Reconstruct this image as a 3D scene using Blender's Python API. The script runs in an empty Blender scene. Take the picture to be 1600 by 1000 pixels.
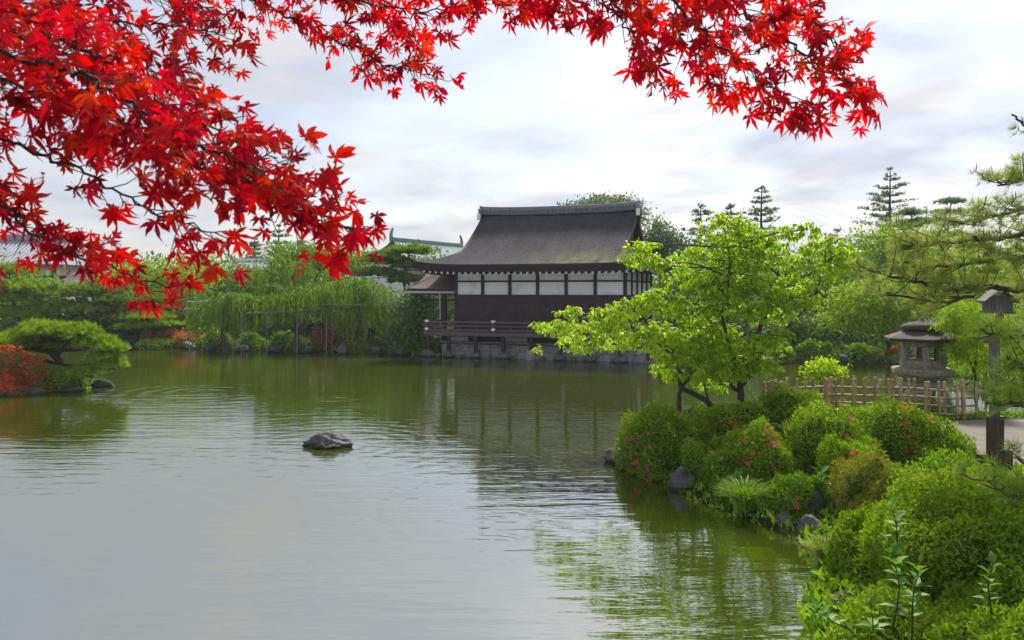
import bpy, bmesh, math, random
import numpy as np
from mathutils import Vector, Matrix, noise as mnoise

R = math.radians
random.seed(7)
rng = np.random.default_rng(7)
scene = bpy.context.scene
COL = scene.collection

# ------------------------------------------------------------------ camera
FPX, CAMH, HOR = 1250.0, 3.2, 452.0
cam_d = bpy.data.cameras.new('camera')
cam_d.sensor_width = 36.0
cam_d.lens = 36.0 * FPX / 1600.0
cam_d.shift_y = -(500.0 - HOR) / 1600.0
cam_d.clip_start, cam_d.clip_end = 0.05, 3000
cam_d.dof.use_dof = True
cam_d.dof.focus_distance = 22.0
cam_d.dof.aperture_fstop = 11.0
cam = bpy.data.objects.new('camera', cam_d)
COL.objects.link(cam)
cam.location = (0, 0, CAMH)
cam.rotation_euler = (R(90), 0, 0)
scene.camera = cam

# ------------------------------------------------------------------ sky and sun
SUN_AZ, SUN_EL = R(22), R(46)
sdir = Vector((math.sin(SUN_AZ) * math.cos(SUN_EL), math.cos(SUN_AZ) * math.cos(SUN_EL), math.sin(SUN_EL)))
world = bpy.data.worlds.new('World')
scene.world = world
world.use_nodes = True
wn, wl = world.node_tree.nodes, world.node_tree.links
wn.clear()


def wnode(t, **kw):
    n = wn.new(t)
    for k, v in kw.items():
        setattr(n, k, v)
    return n


w_out = wnode('ShaderNodeOutputWorld')
sky = wnode('ShaderNodeTexSky', sky_type='NISHITA', sun_disc=False)
sky.sun_elevation, sky.sun_rotation = SUN_EL, SUN_AZ
sky.air_density, sky.dust_density, sky.ozone_density = 1.0, 2.0, 1.5
bg_sky = wnode('ShaderNodeBackground')
bg_sky.inputs['Strength'].default_value = 0.09
wl.new(sky.outputs[0], bg_sky.inputs['Color'])
tc = wnode('ShaderNodeTexCoord')
# cloud sheet: the view direction projected on a high plane
sep = wnode('ShaderNodeSeparateXYZ')
wl.new(tc.outputs['Generated'], sep.inputs[0])
zab = wnode('ShaderNodeMath', operation='ABSOLUTE')
wl.new(sep.outputs['Z'], zab.inputs[0])
zad = wnode('ShaderNodeMath', operation='ADD')
zad.inputs[1].default_value = 0.16
wl.new(zab.outputs[0], zad.inputs[0])
dv = wnode('ShaderNodeVectorMath', operation='DIVIDE')
cmb = wnode('ShaderNodeCombineXYZ')
for i in range(3):
    wl.new(zad.outputs[0], cmb.inputs[i])
wl.new(tc.outputs['Generated'], dv.inputs[0])
wl.new(cmb.outputs[0], dv.inputs[1])
n1 = wnode('ShaderNodeTexNoise')
n1.inputs['Scale'].default_value = 1.15
n1.inputs['Detail'].default_value = 7
n1.inputs['Roughness'].default_value = 0.55
n1.inputs['Distortion'].default_value = 0.5
wl.new(dv.outputs[0], n1.inputs['Vector'])
ramp = wnode('ShaderNodeMapRange')
ramp.inputs['From Min'].default_value = 0.36
ramp.inputs['From Max'].default_value = 0.62
ramp.inputs['To Min'].default_value = 0.4
ramp.inputs['To Max'].default_value = 1.0
wl.new(n1.outputs['Fac'], ramp.inputs['Value'])
# clouds scatter sunlight forward: brighter towards the sun
dot = wnode('ShaderNodeVectorMath', operation='DOT_PRODUCT')
dot.inputs[1].default_value = sdir
nrm = wnode('ShaderNodeVectorMath', operation='NORMALIZE')
wl.new(tc.outputs['Generated'], nrm.inputs[0])
wl.new(nrm.outputs[0], dot.inputs[0])
mx = wnode('ShaderNodeMath', operation='MAXIMUM')
mx.inputs[1].default_value = 0
wl.new(dot.outputs['Value'], mx.inputs[0])
pw = wnode('ShaderNodeMath', operation='POWER')
pw.inputs[1].default_value = 7.0
wl.new(mx.outputs[0], pw.inputs[0])
mu = wnode('ShaderNodeMath', operation='MULTIPLY_ADD')
mu.inputs[1].default_value = 0.26
mu.inputs[2].default_value = 0.40
wl.new(pw.outputs[0], mu.inputs[0])
n2 = wnode('ShaderNodeTexNoise')
n2.inputs['Scale'].default_value = 2.6
n2.inputs['Detail'].default_value = 6
wl.new(dv.outputs[0], n2.inputs['Vector'])
cr = wnode('ShaderNodeMix', data_type='RGBA')
cr.inputs['A'].default_value = (0.76, 0.83, 1.0, 1)
cr.inputs['B'].default_value = (1.0, 0.98, 0.985, 1)
mr2 = wnode('ShaderNodeMapRange')
mr2.inputs['From Min'].default_value = 0.38
mr2.inputs['From Max'].default_value = 0.66
wl.new(n2.outputs['Fac'], mr2.inputs['Value'])
wl.new(mr2.outputs[0], cr.inputs['Factor'])
bg_cl = wnode('ShaderNodeBackground')
wl.new(cr.outputs['Result'], bg_cl.inputs['Color'])
wl.new(mu.outputs[0], bg_cl.inputs['Strength'])
mixw = wnode('ShaderNodeMixShader')
wl.new(ramp.outputs[0], mixw.inputs[0])
wl.new(bg_sky.outputs[0], mixw.inputs[1])
wl.new(bg_cl.outputs[0], mixw.inputs[2])
wl.new(mixw.outputs[0], w_out.inputs[0])

sun_d = bpy.data.lights.new('sun', 'SUN')
sun_d.energy = 4.0
sun_d.angle = R(8)
sun_d.color = (1.0, 0.95, 0.86)
sun = bpy.data.objects.new('sun', sun_d)
COL.objects.link(sun)
sun.rotation_euler = (-sdir).to_track_quat('-Z', 'Y').to_euler()
sun.location = sdir * 60

scene.view_settings.view_transform = 'Standard'
scene.view_settings.look = 'None'
scene.view_settings.exposure = 0.95
scene.view_settings.gamma = 1.0
scene.view_settings.use_curve_mapping = False
scene.cycles.max_bounces = 8
scene.cycles.diffuse_bounces = 4
scene.cycles.transmission_bounces = 4
scene.cycles.transparent_max_bounces = 6
scene.cycles.use_denoising = True
scene.cycles.sample_clamp_indirect = 6.0


# ------------------------------------------------------------------ helpers
def at(x, y, D):
    """Point seen at photo pixel (x, y) that stands D metres away."""
    return np.array([(x - 800.0) / FPX * D, D, CAMH - (y - HOR) / FPX * D])


def np_mesh(name, V, F, smooth=False, tint=None):
    me = bpy.data.meshes.new(name)
    V = np.ascontiguousarray(V, dtype=np.float32)
    F = np.ascontiguousarray(F, dtype=np.int32)
    k, n = F.shape[1], F.shape[0]
    me.vertices.add(len(V))
    me.vertices.foreach_set('co', V.ravel())
    me.loops.add(n * k)
    me.loops.foreach_set('vertex_index', F.ravel())
    me.polygons.add(n)
    me.polygons.foreach_set('loop_start', np.arange(0, n * k, k, dtype=np.int32))
    if smooth:
        me.polygons.foreach_set('use_smooth', np.ones(n, dtype=bool))
    me.update(calc_edges=True)
    if tint is not None:
        a = me.attributes.new('tint', 'FLOAT', 'POINT')
        a.data.foreach_set('value', np.ascontiguousarray(tint, dtype=np.float32))
    return me


def link(name, me, mat=None, parent=None, loc=None, rot=None, scale=None):
    o = bpy.data.objects.new(name, me)
    COL.objects.link(o)
    if mat is not None and me is not None and len(me.materials) == 0:
        me.materials.append(mat)
    if parent is not None:
        o.parent = parent
    if loc is not None:
        o.location = loc
    if rot is not None:
        o.rotation_euler = rot
    if scale is not None:
        o.scale = scale
    return o


def tag(o, label=None, cat=None, group=None, kind=None):
    for k, v in (('label', label), ('category', cat), ('group', group), ('kind', kind)):
        if v:
            o[k] = v
    return o


def thing(name, label, cat, loc=(0, 0, 0), rz=0.0, group=None):
    o = bpy.data.objects.new(name, None)
    COL.objects.link(o)
    o.empty_display_size = 0.2
    o.location = loc
    o.rotation_euler = (0, 0, rz)
    return tag(o, label, cat, group)


class MB:
    """Collects boxes / tubes / faces and links them as ONE mesh."""

    def __init__(s):
        s.v, s.f = [], []

    def face_set(s, V, F):
        b = len(s.v)
        s.v += [tuple(map(float, p)) for p in V]
        s.f += [tuple(i + b for i in f) for f in F]
        return s

    def box(s, x0, x1, y0, y1, z0, z1):
        return s.face_set([(x0, y0, z0), (x1, y0, z0), (x1, y1, z0), (x0, y1, z0), (x0, y0, z1), (x1, y0, z1), (x1, y1, z1), (x0, y1, z1)],
                          [(0, 3, 2, 1), (4, 5, 6, 7), (0, 1, 5, 4), (1, 2, 6, 5), (2, 3, 7, 6), (3, 0, 4, 7)])

    def tube(s, pts, rad, n=6, cap=True):
        V, F = tube(pts, rad, n)
        F = [tuple(f) for f in F]
        if cap:
            m = len(pts)
            F.append(tuple(reversed(range(n))))
            F.append(tuple(range((m - 1) * n, m * n)))
        return s.face_set(V, F)

    def prism(s, poly, z0, z1):
        n = len(poly)
        V = [(p[0], p[1], z0) for p in poly] + [(p[0], p[1], z1) for p in poly]
        F = [tuple(reversed(range(n))), tuple(range(n, 2 * n))] + [(i, (i + 1) % n, n + (i + 1) % n, n + i) for i in range(n)]
        return s.face_set(V, F)

    def rings(s, rings, cap=True):
        n = len(rings[0])
        V = [p for r in rings for p in r]
        F = []
        for k in range(len(rings) - 1):
            for i in range(n):
                j = (i + 1) % n
                F.append((k * n + i, k * n + j, (k + 1) * n + j, (k + 1) * n + i))
        if cap:
            F.append(tuple(reversed(range(n))))
            F.append(tuple(range((len(rings) - 1) * n, len(rings) * n)))
        return s.face_set(V, F)

    def mesh(s, name, smooth=False):
        me = bpy.data.meshes.new(name)
        me.from_pydata(s.v, [], s.f)
        if smooth:
            me.polygons.foreach_set('use_smooth', [True] * len(me.polygons))
        me.update()
        return me

    def build(s, name, mat, parent=None, smooth=False, bevel=0.0, **kw):
        o = link(name, s.mesh(name, smooth), mat, parent, **kw)
        if bevel:
            m = o.modifiers.new('bevel', 'BEVEL')
            m.width, m.segments, m.limit_method = bevel, 2, 'ANGLE'
        return o


def tube(pts, rad, n=6):
    P = np.asarray(pts, float)
    m = len(P)
    rad = np.full(m, rad) if np.isscalar(rad) else np.asarray(rad, float)
    T = np.gradient(P, axis=0)
    T /= np.linalg.norm(T, axis=1)[:, None] + 1e-9
    up = np.array([0, 0, 1.0]) if abs(T[0][2]) < 0.9 else np.array([1.0, 0, 0])
    V = np.zeros((m, n, 3))
    a = np.arange(n) / n * 2 * math.pi
    u = np.cross(T[0], up)
    u /= np.linalg.norm(u)
    for i in range(m):
        u = u - T[i] * np.dot(u, T[i])
        u /= np.linalg.norm(u) + 1e-9
        w = np.cross(T[i], u)
        V[i] = P[i] + rad[i] * (np.cos(a)[:, None] * u + np.sin(a)[:, None] * w)
    F = []
    for i in range(m - 1):
        for k in range(n):
            F.append((i * n + k, i * n + (k + 1) % n, (i + 1) * n + (k + 1) % n, (i + 1) * n + k))
    return V.reshape(-1, 3), np.array(F)


def smooth_path(pts, m):
    """Catmull-Rom through pts, m points per span."""
    P = np.asarray(pts, float)
    P = np.vstack([2 * P[0] - P[1], P, 2 * P[-1] - P[-2]])
    out = []
    for i in range(1, len(P) - 2):
        for t in np.arange(m) / m:
            a, b, c, d = P[i - 1], P[i], P[i + 1], P[i + 2]
            out.append(0.5 * (2 * b + (c - a) * t + (2 * a - 5 * b + 4 * c - d) * t * t + (3 * b - a - 3 * c + d) * t ** 3))
    out.append(P[-2])
    return np.array(out)


def unit(a):
    return a / (np.linalg.norm(a, axis=-1, keepdims=True) + 1e-9)


def frames(axis, nrm):
    y = unit(axis)
    z = nrm - (nrm * y).sum(1, keepdims=True) * y
    z = unit(z)
    x = np.cross(y, z)
    return np.stack([x, y, z], axis=2)      # columns


def scatter(TV, TF, P, Rm, S, tint=None):
    N, m = len(P), len(TV)
    S = np.asarray(S, float).reshape(-1, 1, 1) if np.ndim(S) else S
    V = np.einsum('nij,mj->nmi', Rm, TV) * S + P[:, None, :]
    F = (TF[None] + (np.arange(N) * m)[:, None, None]).reshape(-1, TF.shape[1])
    t = rng.random(N) if tint is None else tint
    return V.reshape(-1, 3), F, np.repeat(t, m)


def join(parts):
    V, F, T, b = [], [], [], 0
    for v, f, t in parts:
        V.append(v)
        F.append(f + b)
        T.append(t)
        b += len(v)
    return np.vstack(V), np.vstack(F), np.concatenate(T)


def rand_dirs(n):
    return unit(rng.normal(size=(n, 3)))


# leaf templates: the axis is +Y, the face looks to +Z
DIAMOND_V = np.array([(0, 0, 0), (0.27, 0.42, 0.07), (0, 1, -0.08), (-0.27, 0.42, 0.07)])
DIAMOND_F = np.array([(0, 1, 2), (0, 2, 3)])
BROAD_V = np.array([(0, 0, 0), (0.2, 0.25, 0.05), (0.24, 0.55, 0.03), (0, 1, -0.25), (-0.24, 0.55, 0.03), (-0.2, 0.25, 0.05), (0, 0.5, -0.05)])
BROAD_F = np.array([(0, 1, 6), (1, 2, 6), (2, 3, 6), (3, 4, 6), (4, 5, 6), (5, 0, 6)])
SLIM_V = np.array([(0, 0, 0), (0.1, 0.4, 0.03), (0, 1, -0.1), (-0.1, 0.4, 0.03)])


def tuft_template(n, spread, width, seed, lo=0.6):
    r = np.random.default_rng(seed)
    V, F = [], []
    for i in range(n):
        a = r.random() * 2 * math.pi
        t = spread * math.sqrt(r.random())
        d = np.array([math.sin(t) * math.cos(a), math.cos(t), math.sin(t) * math.sin(a)])
        side = np.cross(d, r.normal(size=3))
        side /= np.linalg.norm(side)
        L = lo + (1 - lo) * r.random()
        b = d * 0.05
        V += [b - side * width, b + side * width, d * L]
        F.append((3 * i, 3 * i + 1, 3 * i + 2))
    return np.array(V), np.array(F)


TUFT_FAR = [tuft_template(11, 1.25, 0.075, s) for s in range(3)]
TUFT_NEAR = [tuft_template(38, 1.3, 0.013, 10 + s, 0.75) for s in range(4)]


# ------------------------------------------------------------------ materials
def new_mat(name):
    m = bpy.data.materials.new(name)
    m.use_nodes = True
    nt = m.node_tree
    return m, nt, nt.nodes['Principled BSDF']


def mix_rgb(nt, fac, a, b):
    n = nt.nodes.new('ShaderNodeMix')
    n.data_type = 'RGBA'
    for s, v in (('A', a), ('B', b)):
        if isinstance(v, (tuple, list)):
            n.inputs[s].default_value = (*v[:3], 1)
        else:
            nt.links.new(v, n.inputs[s])
    if isinstance(fac, (int, float)):
        n.inputs['Factor'].default_value = fac
    else:
        nt.links.new(fac, n.inputs['Factor'])
    return n.outputs['Result']


def noise_fac(nt, scale, detail=5, lo=0.35, hi=0.65, coord='Object', stretch=None, rough=0.6):
    t = nt.nodes.new('ShaderNodeTexCoord')
    src = t.outputs[coord]
    if stretch:
        mp = nt.nodes.new('ShaderNodeMapping')
        mp.inputs['Scale'].default_value = stretch
        nt.links.new(src, mp.inputs['Vector'])
        src = mp.outputs[0]
    n = nt.nodes.new('ShaderNodeTexNoise')
    n.inputs['Scale'].default_value = scale
    n.inputs['Detail'].default_value = detail
    n.inputs['Roughness'].default_value = rough
    nt.links.new(src, n.inputs['Vector'])
    r = nt.nodes.new('ShaderNodeMapRange')
    r.inputs['From Min'].default_value, r.inputs['From Max'].default_value = lo, hi
    nt.links.new(n.outputs['Fac'], r.inputs['Value'])
    return r.outputs[0], n.outputs['Fac']


def add_bump(nt, bsdf, h, strength, dist):
    b = nt.nodes.new('ShaderNodeBump')
    b.inputs['Strength'].default_value = strength
    b.inputs['Distance'].default_value = dist
    nt.links.new(h, b.inputs['Height'])
    nt.links.new(b.outputs[0], bsdf.inputs['Normal'])


def surf_mat(name, a, b=None, scale=4, rough=0.85, bump=0.0, dist=0.02, stretch=None, c=None, c_scale=20, vary=0.0, spec=0.3, lo=0.35, hi=0.65):
    m, nt, p = new_mat(name)
    p.inputs['Roughness'].default_value = rough
    p.inputs['Specular IOR Level'].default_value = spec
    col = a
    if b is not None:
        f, raw = noise_fac(nt, scale, stretch=stretch, lo=lo, hi=hi)
        col = mix_rgb(nt, f, a, b)
        if bump:
            add_bump(nt, p, raw, bump, dist)
    if c is not None:
        f2, _ = noise_fac(nt, c_scale, lo=0.5, hi=0.68)
        col = mix_rgb(nt, f2, col, c)
    if vary:
        oi = nt.nodes.new('ShaderNodeObjectInfo')
        hs = nt.nodes.new('ShaderNodeHueSaturation')
        mr = nt.nodes.new('ShaderNodeMapRange')
        mr.inputs['To Min'].default_value, mr.inputs['To Max'].default_value = 1 - vary, 1 + vary
        nt.links.new(oi.outputs['Random'], mr.inputs['Value'])
        nt.links.new(mr.outputs[0], hs.inputs['Value'])
        if isinstance(col, tuple):
            hs.inputs['Color'].default_value = (*col, 1)
        else:
            nt.links.new(col, hs.inputs['Color'])
        col = hs.outputs[0]
    if isinstance(col, tuple):
        p.inputs['Base Color'].default_value = (*col, 1)
    else:
        nt.links.new(col, p.inputs['Base Color'])
    return m


def leaf_mat(name, stops, trans=0.45, rough=0.6, spec=0.08, gain=(1.5, 1.35, 1.0), blotch=None):
    """stops: colours of single leaves, spread over the leaves by their own random number."""
    m, nt, p = new_mat(name)
    at_ = nt.nodes.new('ShaderNodeAttribute')
    at_.attribute_name = 'tint'
    oi = nt.nodes.new('ShaderNodeObjectInfo')
    ad = nt.nodes.new('ShaderNodeMath')
    ad.operation = 'ADD'
    nt.links.new(at_.outputs['Fac'], ad.inputs[0])
    nt.links.new(oi.outputs['Random'], ad.inputs[1])
    fr = nt.nodes.new('ShaderNodeMath')
    fr.operation = 'FRACT'
    nt.links.new(ad.outputs[0], fr.inputs[0])
    rp = nt.nodes.new('ShaderNodeValToRGB')
    el = rp.color_ramp.elements
    for i, c in enumerate(stops):
        pos = i / (len(stops) - 1)
        e = el[0] if i == 0 else el[len(el) - 1] if i == len(stops) - 1 else el.new(pos)
        e.position = pos
        e.color = (*[min(0.8, q * g) for q, g in zip(c, gain)], 1)
    nt.links.new(fr.outputs[0], rp.inputs[0])
    lc = rp.outputs[0]
    if blotch:
        fb_, _ = noise_fac(nt, 2.2, 4, 0.5, 0.75)
        lc = mix_rgb(nt, fb_, lc, blotch)
    nt.links.new(lc, p.inputs['Base Color'])
    p.inputs['Roughness'].default_value = rough
    p.inputs['Specular IOR Level'].default_value = spec
    tr = nt.nodes.new('ShaderNodeBsdfTranslucent')
    hs = nt.nodes.new('ShaderNodeHueSaturation')
    hs.inputs['Saturation'].default_value = 1.1
    hs.inputs['Value'].default_value = 1.35
    nt.links.new(lc, hs.inputs['Color'])
    nt.links.new(hs.outputs[0], tr.inputs['Color'])
    ms = nt.nodes.new('ShaderNodeMixShader')
    ms.inputs[0].default_value = trans
    nt.links.new(p.outputs[0], ms.inputs[1])
    nt.links.new(tr.outputs[0], ms.inputs[2])
    nt.links.new(ms.outputs[0], nt.nodes['Material Output'].inputs[0])
    return m


M = {}
M['maple'] = leaf_mat('red maple leaf', [(0.18, 0.014, 0.024), (0.44, 0.02, 0.03), (0.60, 0.025, 0.032), (0.66, 0.034, 0.03), (0.46, 0.06, 0.03), (0.58, 0.024, 0.038), (0.22, 0.016, 0.028)], trans=0.55, rough=0.5, spec=0.2, gain=(1, 1, 1), blotch=(0.24, 0.025, 0.03))
M['twig'] = surf_mat('dark maple twig', (0.035, 0.02, 0.018), (0.07, 0.045, 0.035), 30, 0.8)
M['lime'] = leaf_mat('fresh lime leaf', [(0.13, 0.27, 0.018), (0.22, 0.40, 0.025), (0.30, 0.47, 0.03), (0.17, 0.33, 0.02)], trans=0.45, rough=0.42, gain=(1.55, 1.22, 1.0))
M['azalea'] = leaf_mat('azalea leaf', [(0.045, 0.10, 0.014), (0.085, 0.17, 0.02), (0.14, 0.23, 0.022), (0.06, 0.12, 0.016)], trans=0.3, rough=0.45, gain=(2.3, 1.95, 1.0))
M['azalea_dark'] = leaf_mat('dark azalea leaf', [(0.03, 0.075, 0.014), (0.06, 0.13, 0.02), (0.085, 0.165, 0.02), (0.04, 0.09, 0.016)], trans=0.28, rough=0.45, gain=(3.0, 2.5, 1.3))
M['azalea_brown'] = leaf_mat('bronze azalea leaf', [(0.08, 0.10, 0.02), (0.12, 0.15, 0.025), (0.15, 0.145, 0.03), (0.17, 0.115, 0.035), (0.08, 0.12, 0.02)], trans=0.28, gain=(1.8, 1.8, 1.1))
M['azalea_near'] = leaf_mat('yellow green azalea leaf', [(0.07, 0.14, 0.014), (0.13, 0.235, 0.018), (0.19, 0.29, 0.022), (0.10, 0.18, 0.016), (0.16, 0.20, 0.025)], trans=0.32, gain=(1.45, 1.42, 0.9))
M['azalea_orange'] = leaf_mat('orange flowering azalea', [(0.10, 0.13, 0.02), (0.38, 0.11, 0.06), (0.36, 0.12, 0.06), (0.42, 0.13, 0.09), (0.12, 0.14, 0.02)], trans=0.3)
M['azalea_pink'] = leaf_mat('magenta flowering azalea', [(0.05, 0.10, 0.02), (0.40, 0.04, 0.13), (0.07, 0.13, 0.02), (0.46, 0.07, 0.16)], trans=0.3)
M['azalea_red'] = leaf_mat('red flowering azalea', [(0.07, 0.10, 0.02), (0.10, 0.13, 0.02), (0.40, 0.05, 0.03), (0.09, 0.12, 0.02)], trans=0.3)
M['core'] = surf_mat('shrub twigs', (0.06, 0.085, 0.018), (0.09, 0.12, 0.028), 9, 1.0, spec=0.0)
M['flower'] = leaf_mat('pink azalea flower', [(0.62, 0.05, 0.14), (0.70, 0.10, 0.16), (0.62, 0.12, 0.10), (0.55, 0.03, 0.13)], trans=0.35, rough=0.6, gain=(1, 1, 1))
M['flower_red'] = leaf_mat('red azalea flower', [(0.60, 0.05, 0.04), (0.66, 0.09, 0.06), (0.55, 0.03, 0.06)], trans=0.35, rough=0.6, gain=(1, 1, 1))
M['broad'] = leaf_mat('glossy evergreen leaf', [(0.045, 0.14, 0.02), (0.08, 0.21, 0.025), (0.13, 0.28, 0.03), (0.06, 0.17, 0.02)], trans=0.4, rough=0.5, spec=0.2, gain=(1.3, 1.1, 1.0))
M['grass'] = leaf_mat('grass blade', [(0.07, 0.13, 0.02), (0.13, 0.20, 0.03), (0.18, 0.22, 0.04)], trans=0.35)
M['pine'] = leaf_mat('pine needle', [(0.035, 0.075, 0.015), (0.075, 0.135, 0.02), (0.12, 0.18, 0.028), (0.06, 0.11, 0.02)], trans=0.25, gain=(2.0, 1.75, 1.5))
M['pine_near'] = leaf_mat('olive pine needle', [(0.08, 0.13, 0.035), (0.13, 0.19, 0.045), (0.18, 0.23, 0.055), (0.10, 0.16, 0.04)], trans=0.35, gain=(2.1, 1.8, 1.6))
M['pine_light'] = leaf_mat('bright pine needle', [(0.07, 0.15, 0.014), (0.13, 0.24, 0.018), (0.19, 0.31, 0.022), (0.09, 0.18, 0.016)], trans=0.3, gain=(1.5, 1.28, 1.1))
M['candle'] = surf_mat('pine candle', (0.20, 0.13, 0.05), (0.27, 0.19, 0.07), 30, 0.8)
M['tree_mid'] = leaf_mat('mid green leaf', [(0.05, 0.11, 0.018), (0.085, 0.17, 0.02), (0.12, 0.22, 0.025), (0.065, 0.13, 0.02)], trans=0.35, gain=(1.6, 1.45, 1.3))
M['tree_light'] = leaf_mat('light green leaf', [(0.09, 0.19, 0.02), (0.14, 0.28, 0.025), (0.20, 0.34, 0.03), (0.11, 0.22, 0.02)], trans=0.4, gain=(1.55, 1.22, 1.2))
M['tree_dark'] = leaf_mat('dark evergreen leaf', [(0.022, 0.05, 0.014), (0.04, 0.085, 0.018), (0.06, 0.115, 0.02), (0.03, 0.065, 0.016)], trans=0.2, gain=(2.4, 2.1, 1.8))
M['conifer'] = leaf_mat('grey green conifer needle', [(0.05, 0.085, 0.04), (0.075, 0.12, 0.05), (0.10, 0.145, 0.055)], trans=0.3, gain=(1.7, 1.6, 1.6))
M['willow'] = leaf_mat('weeping leaf', [(0.06, 0.14, 0.02), (0.10, 0.21, 0.022), (0.15, 0.27, 0.028), (0.08, 0.17, 0.02)], trans=0.35, gain=(1.4, 1.15, 1.2))
M['bark'] = surf_mat('dark bark', (0.045, 0.034, 0.028), (0.10, 0.082, 0.07), 9, 0.9, 0.6, 0.03, c=(0.05, 0.07, 0.025), c_scale=5)
M['pinebark'] = surf_mat('pine bark', (0.04, 0.028, 0.022), (0.10, 0.075, 0.06), 12, 0.9, 0.7, 0.03)
M['rock'] = surf_mat('grey stone', (0.055, 0.053, 0.058), (0.17, 0.162, 0.17), 3.5, 0.85, 0.7, 0.05, c=(0.06, 0.065, 0.045), c_scale=6)
M['rock_dark'] = surf_mat('dark damp stone', (0.03, 0.03, 0.032), (0.085, 0.083, 0.085), 4, 0.8, 0.7, 0.05, c=(0.045, 0.06, 0.02), c_scale=5)
for key in ('rock', 'rock_dark'):                    # wet, algae-dark band just above the water
    nt = M[key].node_tree
    p = nt.nodes['Principled BSDF']
    src = p.inputs['Base Color'].links[0].from_socket
    ge = nt.nodes.new('ShaderNodeNewGeometry')
    sp = nt.nodes.new('ShaderNodeSeparateXYZ')
    nt.links.new(ge.outputs['Position'], sp.inputs[0])
    mr = nt.nodes.new('ShaderNodeMapRange')
    mr.inputs['From Min'].default_value, mr.inputs['From Max'].default_value = 0.09, 0.04
    nt.links.new(sp.outputs['Z'], mr.inputs['Value'])
    nt.links.new(mix_rgb(nt, mr.outputs[0], src, (0.022, 0.024, 0.014)), p.inputs['Base Color'])
M['rock_tan'] = surf_mat('tan stone', (0.26, 0.21, 0.16), (0.36, 0.30, 0.24), 6, 0.85, 0.4, 0.02)
M['granite'] = surf_mat('lantern granite', (0.20, 0.175, 0.145), (0.31, 0.28, 0.235), 14, 0.9, 0.35, 0.01, c=(0.13, 0.125, 0.10), c_scale=5)
M['granite_dark'] = surf_mat('mossy lantern granite', (0.05, 0.04, 0.036), (0.095, 0.078, 0.068), 9, 0.9, 0.4, 0.01, c=(0.06, 0.06, 0.035), c_scale=6)
M['block'] = surf_mat('foundation stone', (0.20, 0.19, 0.20), (0.32, 0.31, 0.32), 5, 0.9, 0.4, 0.01, c=(0.13, 0.125, 0.12), c_scale=3, vary=0.12)
M['bamboo'] = surf_mat('dry bamboo', (0.30, 0.20, 0.11), (0.46, 0.335, 0.20), 9, 0.55, vary=0.18, c=(0.22, 0.15, 0.09), c_scale=14)
M['bamboo_grey'] = surf_mat('weathered bamboo', (0.13, 0.12, 0.11), (0.23, 0.22, 0.21), 6, 0.7, vary=0.15)
M['timber'] = surf_mat('dark stained timber', (0.022, 0.013, 0.016), (0.045, 0.026, 0.028), 5, 0.65, 0.2, 0.004, stretch=(1, 1, 8))
M['board'] = surf_mat('dark plum boards', (0.026, 0.011, 0.018), (0.042, 0.019, 0.027), 2.2, 0.55, 0.2, 0.003, stretch=(1, 1, 7), c=(0.055, 0.030, 0.036), c_scale=2.5, vary=0.12)
M['rail'] = surf_mat('weathered rail timber', (0.075, 0.045, 0.045), (0.15, 0.10, 0.10), 6, 0.7, 0.2, 0.004, stretch=(8, 1, 1))
M['plaster'] = surf_mat('white plaster', (0.74, 0.75, 0.78), (0.80, 0.80, 0.82), 1.5, 0.9, 0.05, 0.004, c=(0.60, 0.60, 0.59), c_scale=1.3)
M['white'] = surf_mat('white painted end', (0.80, 0.79, 0.76), rough=0.7)
M['tile'] = surf_mat('grey roof tile', (0.15, 0.15, 0.165), (0.24, 0.24, 0.26), 8, 0.6, vary=0.1)
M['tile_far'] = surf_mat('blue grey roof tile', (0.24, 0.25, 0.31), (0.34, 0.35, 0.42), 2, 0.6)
M['copper'] = surf_mat('green copper', (0.13, 0.25, 0.22), (0.19, 0.31, 0.28), 1.5, 0.6)
M['metal'] = surf_mat('pale gutter metal', (0.45, 0.45, 0.46), rough=0.5)
M['greywood'] = surf_mat('silvered timber', (0.09, 0.08, 0.08), (0.17, 0.15, 0.15), 5, 0.8, 0.3, 0.004, stretch=(6, 6, 1))
M['brownwood'] = surf_mat('brown timber', (0.05, 0.032, 0.026), (0.10, 0.065, 0.05), 5, 0.75, 0.3, 0.004, stretch=(6, 6, 1))
M['path'] = surf_mat('sandy path', (0.12, 0.105, 0.085), (0.17, 0.15, 0.12), 3, 0.95, 0.3, 0.01, c=(0.13, 0.115, 0.09), c_scale=30)
M['ground'] = surf_mat('garden soil', (0.03, 0.035, 0.014), (0.05, 0.06, 0.02), 1.2, 1.0, 0.5, 0.05, c=(0.07, 0.055, 0.035), c_scale=2.5, spec=0.1)


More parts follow.
